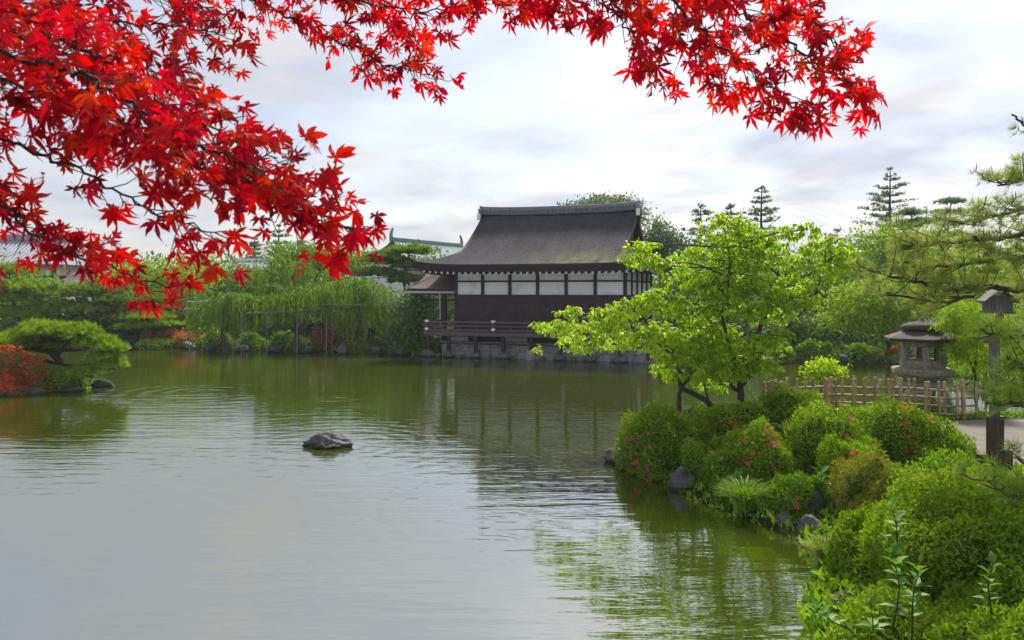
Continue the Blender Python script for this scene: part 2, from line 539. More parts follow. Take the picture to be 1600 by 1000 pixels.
def bark_roof():
    m, nt, p = new_mat('cypress bark roof')
    p.inputs['Roughness'].default_value = 0.95
    p.inputs['Specular IOR Level'].default_value = 0.15
    f1, _ = noise_fac(nt, 1.1, 7, 0.36, 0.64, stretch=(1.6, 0.45, 0.45), rough=0.7)
    col = mix_rgb(nt, f1, (0.050, 0.047, 0.056), (0.112, 0.107, 0.122))
    f2, raw2 = noise_fac(nt, 14, 6, 0.35, 0.65, stretch=(1.4, 0.5, 0.5), rough=0.75)
    col = mix_rgb(nt, f2, col, (0.045, 0.041, 0.044))
    # lichen and moss: patches low on the slope on the sunny half
    g = nt.nodes.new('ShaderNodeTexCoord')
    sp = nt.nodes.new('ShaderNodeSeparateXYZ')
    nt.links.new(g.outputs['Object'], sp.inputs[0])
    mz = nt.nodes.new('ShaderNodeMapRange')
    mz.inputs['From Min'].default_value, mz.inputs['From Max'].default_value = 5.5, 4.6
    nt.links.new(sp.outputs['Z'], mz.inputs['Value'])
    mxx = nt.nodes.new('ShaderNodeMapRange')
    mxx.inputs['From Min'].default_value, mxx.inputs['From Max'].default_value = -1.2, 1.2
    nt.links.new(sp.outputs['X'], mxx.inputs['Value'])
    f3, _ = noise_fac(nt, 2.0, 6, 0.42, 0.62, stretch=(1.0, 0.4, 0.4), rough=0.7)
    pr = nt.nodes.new('ShaderNodeMath')
    pr.operation = 'MULTIPLY'
    nt.links.new(mz.outputs[0], pr.inputs[0])
    nt.links.new(mxx.outputs[0], pr.inputs[1])
    pr2 = nt.nodes.new('ShaderNodeMath')
    pr2.operation = 'MULTIPLY'
    nt.links.new(pr.outputs[0], pr2.inputs[0])
    nt.links.new(f3, pr2.inputs[1])
    col = mix_rgb(nt, pr2.outputs[0], col, (0.155, 0.155, 0.065))
    nt.links.new(col, p.inputs['Base Color'])
    add_bump(nt, p, raw2, 1.0, 0.09)
    return m


M['roof'] = bark_roof()


def water_mat():
    m, nt, p = new_mat('pond water')
    N, L = nt.nodes, nt.links
    p.inputs['Roughness'].default_value = 0.03
    p.inputs['IOR'].default_value = 5.5
    p.inputs['Specular IOR Level'].default_value = 0.5
    f, _ = noise_fac(nt, 0.22, 4, 0.35, 0.65)
    col = mix_rgb(nt, f, (0.028, 0.039, 0.002), (0.037, 0.046, 0.003))
    L.new(col, p.inputs['Base Color'])

    def nz(scale, stretch, detail, rot=0.0):
        t = N.new('ShaderNodeTexCoord')
        mp = N.new('ShaderNodeMapping')
        mp.inputs['Scale'].default_value = stretch
        mp.inputs['Rotation'].default_value = (0, 0, rot)
        L.new(t.outputs['Object'], mp.inputs['Vector'])
        n = N.new('ShaderNodeTexNoise')
        n.inputs['Scale'].default_value = scale
        n.inputs['Detail'].default_value = detail
        L.new(mp.outputs[0], n.inputs['Vector'])
        return n.outputs['Fac']

    def math_(op, a, b):
        n = N.new('ShaderNodeMath')
        n.operation = op
        for i, v in enumerate((a, b)):
            if isinstance(v, (int, float)):
                n.inputs[i].default_value = v
            else:
                L.new(v, n.inputs[i])
        return n.outputs[0]

    wind = nz(1.0, (0.55, 3.4, 1), 3, R(6))
    fine = nz(1.0, (2.2, 9.0, 1), 2, R(-8))
    gust = nz(0.16, (1, 1, 1), 2)
    gm = N.new('ShaderNodeMapRange')
    gm.inputs['From Min'].default_value, gm.inputs['From Max'].default_value = 0.35, 0.62
    gm.inputs['To Min'].default_value, gm.inputs['To Max'].default_value = 0.5, 1.1
    L.new(gust, gm.inputs['Value'])
    h = math_('MULTIPLY', math_('ADD', wind, math_('MULTIPLY', fine, 0.32)), gm.outputs[0])

    def rings(cx, cy, r0, r1, amp, scale):
        t = N.new('ShaderNodeTexCoord')
        mp = N.new('ShaderNodeMapping')
        mp.vector_type = 'POINT'
        mp.inputs['Location'].default_value = (-cx, -cy, 0)
        L.new(t.outputs['Object'], mp.inputs['Vector'])
        ln = N.new('ShaderNodeVectorMath')
        ln.operation = 'LENGTH'
        L.new(mp.outputs[0], ln.inputs[0])
        s = math_('SINE', math_('ADD', math_('MULTIPLY', ln.outputs['Value'], scale), math_('MULTIPLY', wind, 5.0)), 0)
        fall = N.new('ShaderNodeMapRange')
        fall.inputs['From Min'].default_value, fall.inputs['From Max'].default_value = r1, r0
        fall.interpolation_type = 'SMOOTHSTEP'
        L.new(ln.outputs['Value'], fall.inputs['Value'])
        return math_('MULTIPLY', math_('MULTIPLY', s, fall.outputs[0]), amp)

    h = math_('ADD', h, rings(-3.7, 16.5, 0.5, 6.5, 0.055, 14.0))
    h = math_('ADD', h, rings(-9.5, 25.0, 0.5, 6.0, 0.16, 9.0))
    add_bump(nt, p, h, 0.5, 0.024)
    return m


M['water'] = water_mat()

# ------------------------------------------------------------------ the setting: ground, water, path
NEAR_BANK = [(0.2, 2.2), (1.4, 3.2), (2.5, 6.5), (2.95, 8.0), (3.5, 9.2), (3.65, 10.3), (2.75, 12.2), (2.25, 14.3), (2.05, 15.6), (2.6, 17.0), (4.5, 18.2),
             (7, 19.3), (10, 19.6), (14, 19.2), (34, 18), (60, 10), (60, -60), (-60, -60), (-60, 1.0), (-4, 1.4)]
FAR_BANK = [(-700, 36), (-60, 40), (-28, 42.6), (-18, 43), (-14.5, 42), (-6.5, 40.0), (-4.6, 38.9), (5.6, 35.6), (9, 34.6), (11, 34.4), (16.5, 34.5), (15.8, 30.0),
            (14.7, 26.0), (14.4, 24.2), (20, 22), (34, 20.5), (62, 14), (62, -60), (900, -60), (900, 900), (-700, 900)]
ISLET = [(-60, 20), (-18, 23.4), (-15.2, 24.3), (-13.6, 25.2), (-13.3, 26.5), (-14.8, 28.2), (-18, 29.5), (-60, 31)]


def signed_dist(P, poly):
    Q = np.array(poly, float)
    d = np.full(len(P), 1e9)
    inside = np.zeros(len(P), bool)
    n = len(Q)
    for i in range(n):
        a, b = Q[i], Q[(i + 1) % n]
        e = b - a
        w = P - a
        t = np.clip((w @ e) / (e @ e), 0, 1)
        d = np.minimum(d, np.linalg.norm(w - t[:, None] * e, axis=1))
        c = ((a[1] > P[:, 1]) != (b[1] > P[:, 1])) & (P[:, 0] < (b[0] - a[0]) * (P[:, 1] - a[1]) / (b[1] - a[1] + 1e-12) + a[0])
        inside ^= c
    return np.where(inside, d, -d)


def land_z(P):
    P = np.atleast_2d(np.asarray(P, float))[:, :2]
    sd = np.max([signed_dist(P, q) for q in (NEAR_BANK, FAR_BANK, ISLET)], axis=0)
    t = np.clip((sd + 0.7) / 0.9, 0, 1)
    t = t * t * (3 - 2 * t)
    z = -0.75 + t * 0.87 + np.clip((sd - 0.1) / 3.0, 0, 1) * 0.48
    far = np.clip((P[:, 1] - 46) / 60, 0, 1)
    return z + far * 1.0


xs = np.concatenate([[-400, -300, -120, -80], np.arange(-60, 60.1, 0.6), [80, 120, 300, 400]])
ys = np.concatenate([[-60, -30, -15], np.arange(-8, 60.1, 0.5), [64, 70, 80, 100, 140, 220, 400]])
GX, GY = np.meshgrid(xs, ys)
GP = np.stack([GX.ravel(), GY.ravel()], 1)
GV = np.column_stack([GP, land_z(GP)])
nx, ny = len(xs), len(ys)
ii = (np.arange(ny - 1)[:, None] * nx + np.arange(nx - 1)[None]).ravel()
GF = np.stack([ii, ii + 1, ii + nx + 1, ii + nx], 1)
tag(link('ground', np_mesh('ground', GV, GF, True), M['ground']), kind='structure')
tag(MB().face_set([(-400, -40, 0), (400, -40, 0), (400, 300, 0), (-400, 300, 0)], [(0, 1, 2, 3)]).build('water', M['water']), kind='structure')
pp = smooth_path([(8.2, 9.6), (7.5, 11.0), (7.45, 13.0), (7.9, 14.6), (8.6, 15.75), (11, 15.9), (15, 15.0), (15, 11), (11.5, 8.0), (9, 7.2)], 4)
tag(MB().face_set([(p[0], p[1], 0.606) for p in pp], [tuple(reversed(range(len(pp))))]).build('path', M['path']), kind='structure')


# ------------------------------------------------------------------ plants: builders
def blob_points(blobs, n, clump=0.28, per=14):
    """Leaf positions: clumps spread over ellipsoids, so the crown has lumps and gaps. blobs: (centre, radii)."""
    w = np.array([r[0] * r[2] + r[0] * r[1] for _, r in blobs])
    w = w / w.sum()
    P, Nn = [], []
    for (c, r), f in zip(blobs, w):
        k = max(3, int(n * f / per))
        d = rand_dirs(k)
        rad = 0.45 + 0.55 * rng.random(k) ** 0.5
        rad *= 1 + 0.16 * np.clip(rng.normal(size=k), -1.5, 1.3)
        cc = d * rad[:, None]
        q = np.repeat(cc, per, 0) + np.clip(rng.normal(size=(k * per, 3)), -1.5, 1.5) * clump * (0.5 + rng.random((k * per, 1)))
        P.append(np.array(c) + q * np.array(r))
        Nn.append(unit(np.repeat(d, per, 0) / np.array(r) * min(r) + 0.0))
    return np.vstack(P), np.vstack(Nn)


def px_blobs(lst, D, dy=1.0):
    """(x, y, rx, ry[, dD]) in photo pixels at D metres -> ellipsoids in metres."""
    out = []
    for b in lst:
        d = D + (b[4] if len(b) > 4 else 0)
        s = d / FPX
        out.append((at(b[0], b[1], d), (b[2] * s, max(b[2], b[3]) * s * dy, b[3] * s)))
    return out


def foliage(blobs, n, size, tmpl, up=0.5, clump=0.28, droop=0.0):
    P, Nn = blob_points(blobs, n, clump)
    k = len(P)
    axis = Nn + rng.normal(size=(k, 3)) * 0.6 + np.array([0, 0, -droop])
    nr = Nn * 0.6 + np.array([0, 0, up]) + rng.normal(size=(k, 3)) * 0.5
    S = size * (0.65 + 0.7 * rng.random(k))
    tint = (np.repeat(rng.random(k // 14 + 1), 14)[:k] * 0.6 + 0.4 * rng.random(k))
    V, F, T = scatter(tmpl[0], tmpl[1], P - unit(axis) * S[:, None] * 0.3, frames(axis, nr), S, tint)
    return V, F, T


def limb(mb, a, b, r0, r1, sag=0.1, n=5, sides=6):
    a, b = np.array(a, float), np.array(b, float)
    L = np.linalg.norm(b - a)
    mid = (a + b) / 2 + rng.normal(size=3) * L * 0.07 + np.array([0, 0, sag * L])
    p = smooth_path([a, mid, b], n)
    mb.tube(p, np.linspace(r0, r1, len(p)), sides)


def broad_tree(name, label, cat, blobs, mat, n, size, group=None, base=None, r=0.14, tmpl=(DIAMOND_V, DIAMOND_F), droop=0.2, up=0.5, clump=0.28, bark='bark'):
    C = np.mean([c for c, _ in blobs], axis=0)
    if base is None:
        base = (C[0], C[1] + 0.3)
    gz = float(land_z([base])[0])
    root = thing(name, label, cat, (0, 0, 0), 0, group)
    mb = MB()
    zs = min(c[2] - rr[2] * 0.3 for c, rr in blobs)
    fork = np.array([base[0] * 0.6 + C[0] * 0.4, base[1] * 0.6 + C[1] * 0.4, gz + max(0.5, (zs - gz) * 0.7)])
    limb(mb, (base[0], base[1], gz - 0.15), fork, r, r * 0.75, 0)
    for c, rr in blobs:
        limb(mb, fork, c, r * 0.55, r * 0.12, 0.06)
    mb.build('trunk', M[bark], root, True)
    V, F, T = foliage(blobs, n, size, tmpl, up, clump, droop)
    link('crown', np_mesh('crown', V, F, False, T), M[mat], root)
    return root


def pad_pine(name, label, pads, mat, n, size, group=None, base=None, r=0.13, cat='pine tree', tmpl=None, tilt=1.0):
    """A pruned pine: flat needle pads carried on a bent trunk."""
    tmpl = tmpl or TUFT_FAR
    C = np.mean([c for c, _ in pads], axis=0)
    if base is None:
        base = (C[0], C[1] + 0.2)
    gz = float(land_z([base])[0])
    root = thing(name, label, cat, (0, 0, 0), 0, group)
    mb = MB()
    top = max((c for c, _ in pads), key=lambda c: c[2])
    p = smooth_path([(base[0], base[1], gz - 0.15), ((base[0] * 2 + top[0]) / 3 + 0.2, base[1], gz + (top[2] - gz) * 0.35), ((base[0] + 2 * top[0]) / 3 - 0.15, (base[1] + top[1]) / 2, gz + (top[2] - gz) * 0.7), top], 4)
    mb.tube(p, np.linspace(r, r * 0.25, len(p)), 7)
    for c, rr in pads:
        k = np.argmin(np.abs(p[:, 2] - (c[2] - 0.25)))
        limb(mb, p[k], np.array(c) - [0, 0, rr[2] * 0.5], r * 0.5, r * 0.12, 0.05)
        for _ in range(3):
            e = np.array(c) + rng.normal(size=3) * np.array(rr) * [0.45, 0.45, 0.15]
            limb(mb, np.array(c) - [0, 0, rr[2] * 0.5], e, r * 0.2, r * 0.06, 0)
    mb.build('trunk', M['pinebark'], root, True)
    parts = []
    w = np.array([rr[0] * rr[1] for _, rr in pads])
    w /= w.sum()
    for (c, rr), f in zip(pads, w):
        k = max(8, int(n * f))
        d = rand_dirs(k) * (rng.random((k, 1)) ** 0.4)
        d[:, 2] = np.where(d[:, 2] < -0.15, -d[:, 2] * 0.4, d[:, 2])
        P = np.array(c) + d * np.array(rr) * (1 + 0.12 * rng.normal(size=(k, 1)))
        ax = d * np.array([0.7, 0.7, 0.5]) + np.array([0, 0, tilt]) + rng.normal(size=(k, 3)) * 0.3
        S = size * (0.7 + 0.6 * rng.random(k))
        for j, (tv, tf) in enumerate(tmpl):
            s = slice(j, None, len(tmpl))
            parts.append(scatter(tv, tf, P[s], frames(ax[s], rng.normal(size=(len(P[s]), 3))), S[s]))
    V, F, T = join(parts)
    link('crown', np_mesh('crown', V, F, False, T), M[mat], root)
    return root


def conifer(name, label, px, ytop, ybot, wpx, D, group=None, layers=11, mat='conifer', dens=1.0):
    """A tall open conifer: straight stem, tiers of level branches with gaps."""
    s = D / FPX
    top, bot = at(px, ytop, D), at(px, ybot, D)
    gz = float(land_z([(top[0], D)])[0])
    root = thing(name, label, 'conifer', (0, 0, 0), 0, group)
    mb = MB()
    H = top[2] - bot[2]
    mb.tube([(top[0], D, gz - 0.2), (top[0] + 0.05, D, bot[2]), (top[0] - 0.04, D, bot[2] + H * 0.5), top], [0.22, 0.17, 0.1, 0.03], 7)
    parts = []
    for i in range(layers):
        t = i / (layers - 1)
        z = bot[2] + H * (t ** 0.9) + rng.normal() * 0.1
        reach = wpx * s * (1 - t) ** 0.7 * (0.75 + 0.5 * rng.random()) + 0.16
        nb = 7 if t < 0.85 else 4
        a0 = rng.random() * 6.28
        for k in range(nb):
            a = a0 + k * 6.283 / nb + rng.normal() * 0.25
            if rng.random() < 0.16:
                continue
            L = reach * (0.55 + 0.75 * rng.random())
            e = np.array([top[0] + math.cos(a) * L, D + math.sin(a) * L, z + 0.10 * L + rng.normal() * 0.06])
            a_pt = np.array([top[0], D, z - 0.05])
            mb.tube(smooth_path([a_pt, (a_pt + e) / 2 - [0, 0, 0.05 * L], e], 2), np.linspace(0.035, 0.012, 5), 4)
            m = int(max(5, 10 * L) * dens)
            u = 0.3 + 0.75 * rng.random((m, 1))
            P = a_pt + (e - a_pt) * u + rng.normal(size=(m, 3)) * np.array([0.13, 0.13, 0.04]) * (0.5 + L * 0.4)
            ax = np.array([math.cos(a), math.sin(a), 0.8]) + rng.normal(size=(m, 3)) * 0.5
            parts.append(scatter(*TUFT_FAR[k % 3], P, frames(ax, rng.normal(size=(m, 3))), 0.22 + 0.12 * rng.random(m)))
    mb.build('trunk', M['pinebark'], root, True)
    V, F, T = join(parts)
    link('crown', np_mesh('crown', V, F, False, T), M[mat], root)
    return root


def weeping(name, label, blobs, n_str, length, group=None, base=None, leaf=0.20, step=0.085):
    C = np.mean([c for c, _ in blobs], axis=0)
    if base is None:
        base = (C[0], C[1])
    gz = float(land_z([base])[0])
    root = thing(name, label, 'weeping tree', (0, 0, 0), 0, group)
    mb = MB()
    fork = np.array([base[0], base[1], (gz + C[2]) / 2])
    limb(mb, (base[0], base[1], gz - 0.2), fork, 0.17, 0.13, 0)
    w = np.array([r[0] * r[1] for _, r in blobs])
    w /= w.sum()
    P, A = [], []
    for (c, r), f in zip(blobs, w):
        limb(mb, fork, np.array(c) + [0, 0, r[2] * 0.5], 0.08, 0.03, 0.12)
        n_here = max(6, int(n_str * f))
        heads = rand_dirs(max(2, n_here // 9))
        for _ in range(n_here):
            d = unit(heads[rng.integers(0, len(heads))] + rng.normal(size=3) * 0.13)
            d[2] = abs(d[2])
            q = np.array(c) + d * np.array(r) * (0.5 + 0.6 * rng.random())
            out = np.array([d[0], d[1], 0]) * 0.35
            L = length * (0.45 + 0.8 * rng.random())
            k = int(L / step)
            ph = rng.random() * 6
            for i in range(k):
                t = i / k
                pos = q + out * math.sin(min(1, t * 2.5) * 1.57) * 0.8 + np.array([0.03 * math.sin(ph + 5 * t), 0.03 * math.cos(ph + 4 * t), 0.14 * math.sin(min(1, t * 4) * 3.14) - L * t ** 1.2])
                P.append(pos)
                A.append(np.array([out[0] * (1 - t) + rng.normal() * 0.16, out[1] * (1 - t) + rng.normal() * 0.16, -1.0 + 0.9 * max(0, 0.3 - t) / 0.3]))
    mb.build('trunk', M['bark'], root, True)
    P, A = np.array(P), np.array(A)
    V, F, T = scatter(np.array([(0, 0, 0), (0.15, 0.4, 0.03), (0, 1, 0), (-0.15, 0.4, 0.03)]), DIAMOND_F, P, frames(A, rng.normal(size=A.shape)), leaf * (0.6 + 0.7 * rng.random(len(P))))
    link('crown', np_mesh('crown', V, F, False, T), M['willow'], root)
    return root


FLOWER_V, FLOWER_F = [], []
for _k in range(5):
    _a = _k / 5 * 6.283
    for _r, _da, _z in ((0.0, 0, 0), (0.75, -0.42, 0.25), (1.0, 0, 0.3), (0.75, 0.42, 0.25)):
        FLOWER_V.append((_r * math.cos(_a + _da), _r * math.sin(_a + _da), _z))
    FLOWER_F += [(4 * _k, 4 * _k + 1, 4 * _k + 2), (4 * _k, 4 * _k + 2, 4 * _k + 3)]
FLOWER_V, FLOWER_F = np.array(FLOWER_V), np.array(FLOWER_F)
flower_me = np_mesh('flower', FLOWER_V, FLOWER_F)
flower_me.materials.append(M['flower'])
flower_red_me = np_mesh('flower', FLOWER_V, FLOWER_F)
flower_red_me.materials.append(M['flower_red'])


def lump(D, seed, amp):
    r = np.random.default_rng(seed)
    out = np.ones(len(D))
    for f in (2.2, 3.7, 6.0, 10.0):
        for _ in range(3):
            k = r.normal(size=3) * f
            out += amp * np.sin(D @ k + r.random() * 6) / f ** 0.75
    return out


def shrub(name, label, c, r, n, leaf, mat, group=None, flowers=0, fsize=0.035, red=False, amp=0.15, tmpl=(DIAMOND_V, DIAMOND_F), cat='shrub', seed=0, face=(-0.35, -0.8, 0.55)):
    """Clipped mound: leaf shell over a dark twiggy core. c = centre at ground level."""
    root = thing(name, label, cat, tuple(c), 0, group)
    r = np.array(r, float)
    n = int(n * 1.35)
    d = rand_dirs(n)
    d[:, 2] = np.where(d[:, 2] < -0.35, -d[:, 2], d[:, 2])
    d = unit(d)

    def surf(dd):
        p = 2.6
        k = (np.abs(dd) ** p).sum(1) ** (-1 / p)
        return dd * (k * lump(dd, seed, amp))[:, None] * r

    depth = 1 - 0.16 * rng.random((n, 1)) ** 2.0
    sprig = rng.random((n, 1)) < 0.10
    P = surf(d) * np.where(sprig, 1.0 + 0.055 * rng.random((n, 1)), depth)
    nr = unit(d / r)
    ax = nr * 0.7 + rng.normal(size=(n, 3)) * 0.65 + np.array([0, 0, 0.35])
    S = leaf * (0.6 + 0.8 * rng.random(n))
    tint = np.clip(0.55 * rng.random(n) + 0.45 * (0.5 + 2.2 * (lump(d, seed + 99, 0.12) - 1)), 0, 0.999)
    V, F, T = scatter(tmpl[0], tmpl[1], P, frames(ax, nr + rng.normal(size=(n, 3)) * 0.6), S, tint)
    link('foliage', np_mesh('foliage', V, F, False, T), M[mat], root)
    bm = bmesh.new()
    bmesh.ops.create_icosphere(bm, subdivisions=4, radius=1)
    D = np.array([v.co for v in bm.verts])
    Q = surf(unit(D)) * 0.87
    for v, q in zip(bm.verts, Q):
        v.co = q
    me = bpy.data.meshes.new('core')
    bm.to_mesh(me)
    bm.free()
    link('core', me, M['core'], root)
    if flowers:
        fd = unit(rand_dirs(flowers) * 0.75 + np.array(face))
        cl = rand_dirs(max(2, flowers // 5)) * 0.8 + np.array(face)
        fd = unit(cl[rng.integers(0, len(cl), flowers)] + rng.normal(size=(flowers, 3)) * 0.16)
        fd[:, 2] = np.abs(fd[:, 2])
        fp = surf(fd) * 1.045
        for p_, d_ in zip(fp, fd):
            q = (Vector(d_) + Vector(rng.normal(size=3) * 0.35)).to_track_quat('Z', 'Y').to_euler()
            link('flower', flower_red_me if red else flower_me, None, root, tuple(p_), q, [fsize * (0.7 + 0.6 * rng.random())] * 3)
    return root


def rock(name, label, loc, size, seed, mat='rock', group=None, cat='rock', rough=0.5):
    bm = bmesh.new()
    bmesh.ops.create_icosphere(bm, subdivisions=5 if name == 'pond_rock' else 4, radius=1)
    off = Vector((seed * 13.1, seed * 7.7, seed * 3.3))
    rr = np.random.default_rng(seed)
    planes = [(Vector(unit(rr.normal(size=3))), 0.62 + 0.25 * rr.random()) for _ in range(9)]
    for v in bm.verts:
        d = v.co.normalized()
        k = 1.0
        for pn, ph in planes:
            q = d.dot(pn)
            if q > 0.05:
                k = min(k, ph / q)
        k *= 1 - 0.20 * rough * abs(mnoise.noise(d * 2.6 + off)) - 0.14 * rough * abs(mnoise.noise(d * 5.5 + off)) - 0.06 * abs(mnoise.noise(d * 12 + off)) + 0.22 * rough * mnoise.fractal(d * 1.6 + off, 1.0, 2.0, 5) + 0.07 * mnoise.noise(d * 3.4 + off) + 0.045 * mnoise.noise(d * 8 + off)
        v.co = Vector((d.x * size[0], d.y * size[1], d.z * size[2])) * k
    me = bpy.data.meshes.new(name)
    bm.to_mesh(me)
    bm.free()
    me.polygons.foreach_set('use_smooth', [True] * len(me.polygons))
    o = link(name, me, M[mat], None, tuple(loc))
    return tag(o, label, cat, group)


def blades(name, label, c, n, L, spread, mat='grass', cat='grass', kind=None, width=0.012, group=None):
    root = thing(name, label, cat, tuple(c), 0, group)
    V, F, T = [], [], []
    for i in range(n):
        a, out = rng.random() * 6.283, spread * (0.2 + 0.9 * rng.random())
        l = L * (0.6 + 0.6 * rng.random())
        dx, dy = math.cos(a), math.sin(a)
        b0 = np.array([dx, dy, 0]) * rng.random() * spread * 0.35
        sd = np.array([-dy, dx, 0]) * width
        b = len(V)
        for t in (0, 0.35, 0.7, 1.0):
            p = b0 + np.array([dx * out * t ** 1.6, dy * out * t ** 1.6, l * (t - 0.45 * t ** 2.4)])
            wd = sd * (1 - t) ** 0.7
            V += [p - wd, p + wd]
        F += [(b + 2 * k, b + 2 * k + 1, b + 2 * k + 3, b + 2 * k + 2) for k in range(3)]
        T += [rng.random()] * 8
    link('blades', np_mesh('blades', np.array(V), np.array(F), False, np.array(T)), M[mat], root)
    return root


# ------------------------------------------------------------------ the tea pavilion
HR = -math.atan2(0.326, 0.946)
hall = thing('garden_pavilion', 'large timber pavilion with white panels and curved bark roof over the pond', 'pavilion', (1.215, 37.65, 0), HR)
HW, HD, EH, S2, ZE, RH = 4.15, 7.0, 5.83, 5.0, 4.35, 2.82


def roof_z(s):
    u = s / S2
    return ZE + RH * (0.50 * u + 0.50 * u * u)


def lift(x, y):
    return 0.22 * (abs(x) / EH) ** 5 * (abs(y - 3.5) / S2) ** 5


VH = 4.08
mb = MB()
for sgn in (-1, 1):                                 # front and back slopes
    ns, nxx = 26, 44
    V, F = [], []
    for i in range(ns + 1):
        s = S2 * i / ns
        half = max(EH - s, VH)
        for j in range(nxx + 1):
            x = half * (2 * j / nxx - 1)
            y = 3.5 + sgn * (S2 - s)
            V.append((x, y, roof_z(s) + lift(x, y)))
    for i in range(ns):
        for j in range(nxx):
            a = i * (nxx + 1) + j
            F.append((a, a + 1, a + nxx + 2, a + nxx + 1) if sgn < 0 else (a + 1, a, a + nxx + 1, a + nxx + 2))
    mb.face_set(V, F)
for sgn in (-1, 1):                                 # hips at the ends
    ns, nyy = 10, 36
    V, F = [], []
    for i in range(ns + 1):
        s = 2.15 * i / ns
        for j in range(nyy + 1):
            y = 3.5 + (S2 - s) * (2 * j / nyy - 1)
            x = sgn * (EH - s)
            V.append((x, y, roof_z(s) + lift(x, y) - 0.004))
    for i in range(ns):
        for j in range(nyy):
            a = i * (nyy + 1) + j
            F.append((a, a + 1, a + nyy + 2, a + nyy + 1) if sgn > 0 else (a + 1, a, a + nyy + 1, a + nyy + 2))
    mb.face_set(V, F)
mb.build('roof', M['roof'], hall, True)
# thick eave edge, soffit and the verge of the gables
mb = MB()


def eave_loop(inset, dz, n=40):
    L = []
    a, b0, b1 = EH - inset, 3.5 - S2 + inset, 3.5 + S2 - inset
    for k in range(n):
        L.append((-a + 2 * a * k / n, b0))
    for k in range(n):
        L.append((a, b0 + (b1 - b0) * k / n))
    for k in range(n):
        L.append((a - 2 * a * k / n, b1))
    for k in range(n):
        L.append((-a, b1 - (b1 - b0) * k / n))
    return [(x, y, ZE + lift(x, y) + dz) for x, y in L]


mb.rings([eave_loop(0, 0.002), eave_loop(0.03, -0.10), eave_loop(0.16, -0.26)], False)
mb.build('eave_edge', M['timber'], hall, True)
mb = MB()
mb.rings([eave_loop(0.165, -0.262), eave_loop(0.2, -0.36), eave_loop(1.6, -0.10)], False)
mb.build('soffit', M['timber'], hall)
for sgn in (-1, 1):
    V, F = [], []
    for fb in (-1, 1):
        mb = MB()
        V, F = [], []
        for i in range(15):
            s = 1.63 + (S2 - 1.63) * i / 14
            y = 3.5 + fb * (S2 - s)
            z = roof_z(s)
            V += [(sgn * (VH + 0.02), y, z + 0.03), (sgn * (VH + 0.02), y, z - 0.34), (sgn * (VH - 0.12), y, z - 0.34), (sgn * (VH - 0.12), y, z - 0.02)]
        for i in range(14):
            for k in range(4):
                F.append((4 * i + k, 4 * i + (k + 1) % 4, 4 * i + 4 + (k + 1) % 4, 4 * i + 4 + k))
        mb.face_set(V, F).build('barge_board', M['timber'], hall)
    gx = sgn * 3.7
    zb = roof_z(2.13) - 0.1
    pts = [(gx, 3.5 + (S2 - s) * f, roof_z(s) - 0.1) for f in (-1, 1) for s in ((2.2, 3.0, 4.0, 5.0) if f < 0 else (4.0, 3.0, 2.2))]
    MB().face_set(pts, [tuple(range(len(pts)))]).build('gable_wall', M['brownwood'], hall)
    for k in range(6):                              # gable lattice
        yy = 3.5 - 1.5 + 0.6 * k
        zt = roof_z(S2 - abs(yy - 3.5)) - 0.35
        if zt > zb + 0.1:
            MB().box(gx + sgn * 0.02 - 0.03, gx + sgn * 0.02 + 0.03, yy - 0.03, yy + 0.03, zb, zt).build('gable_slat', M['timber'], hall)
    MB().tube([(sgn * (VH + 0.06), 3.5, roof_z(5) - 0.05), (sgn * (VH + 0.06), 3.5, roof_z(5) - 0.75)], [0.16, 0.05], 8).build('gable_pendant', M['timber'], hall)

# ridge
zr = ZE + RH
ridge = MB()
RL = 4.18
V = []
for i in range(25):
    x = -RL + 2 * RL * i / 24
    up = 0.10 * abs(x / RL) ** 3
    V.append([(x, 3.5 - 0.26, zr - 0.12 + up), (x, 3.5 - 0.22, zr + 0.19 + up), (x, 3.5 + 0.22, zr + 0.19 + up), (x, 3.5 + 0.26, zr - 0.12 + up)])
ridge.rings(V)
ro = ridge.build('ridge', M['tile'], hall)
cap, course = MB(), MB()
for i in range(40):
    x = -RL + 2 * RL * (i + 0.5) / 40
    up = 0.10 * abs(x / RL) ** 3
    cap.tube([(x - 0.118, 3.5, zr + 0.19 + up), (x + 0.09, 3.5, zr + 0.19 + up), (x + 0.118, 3.5, zr + 0.195 + up)], [0.12, 0.12, 0.135], 10)
    for j in (-1, 1):
        for q in (0.0, 0.10):
            course.tube([(x, 3.5, zr + q + up), (x, 3.5 + j * 0.33, zr + q - 0.02 + up)], 0.055, 8)
            course.tube([(x + 0.108, 3.5, zr + q + 0.05 + up), (x + 0.108, 3.5 + j * 0.30, zr + q + 0.03 + up)], 0.04, 6)
tag(cap.build('ridge_cap_tiles', M['tile'], ro, True), kind='stuff')
tag(course.build('ridge_course_tiles', M['tile'], ro, True), kind='stuff')
for sgn in (-1, 1):
    e = MB()
    e.box(sgn * RL - 0.07, sgn * RL + 0.07, 3.12, 3.88, zr - 0.22, zr + 0.26)
    e.box(sgn * RL - 0.06, sgn * RL + 0.06, 3.3, 3.7, zr + 0.26, zr + 0.42)
    e.tube([(sgn * RL - 0.1, 3.5, zr + 0.05), (sgn * RL + 0.1, 3.5, zr + 0.05)], 0.2, 10)
    e.build('ridge_end_tile', M['tile'], hall, bevel=0.03)
    MB().box(sgn * RL - 0.085, sgn * RL + 0.085, 3.02, 3.13, zr - 0.34, zr + 0.0).build('ridge_end_plaster', M['white'], hall)

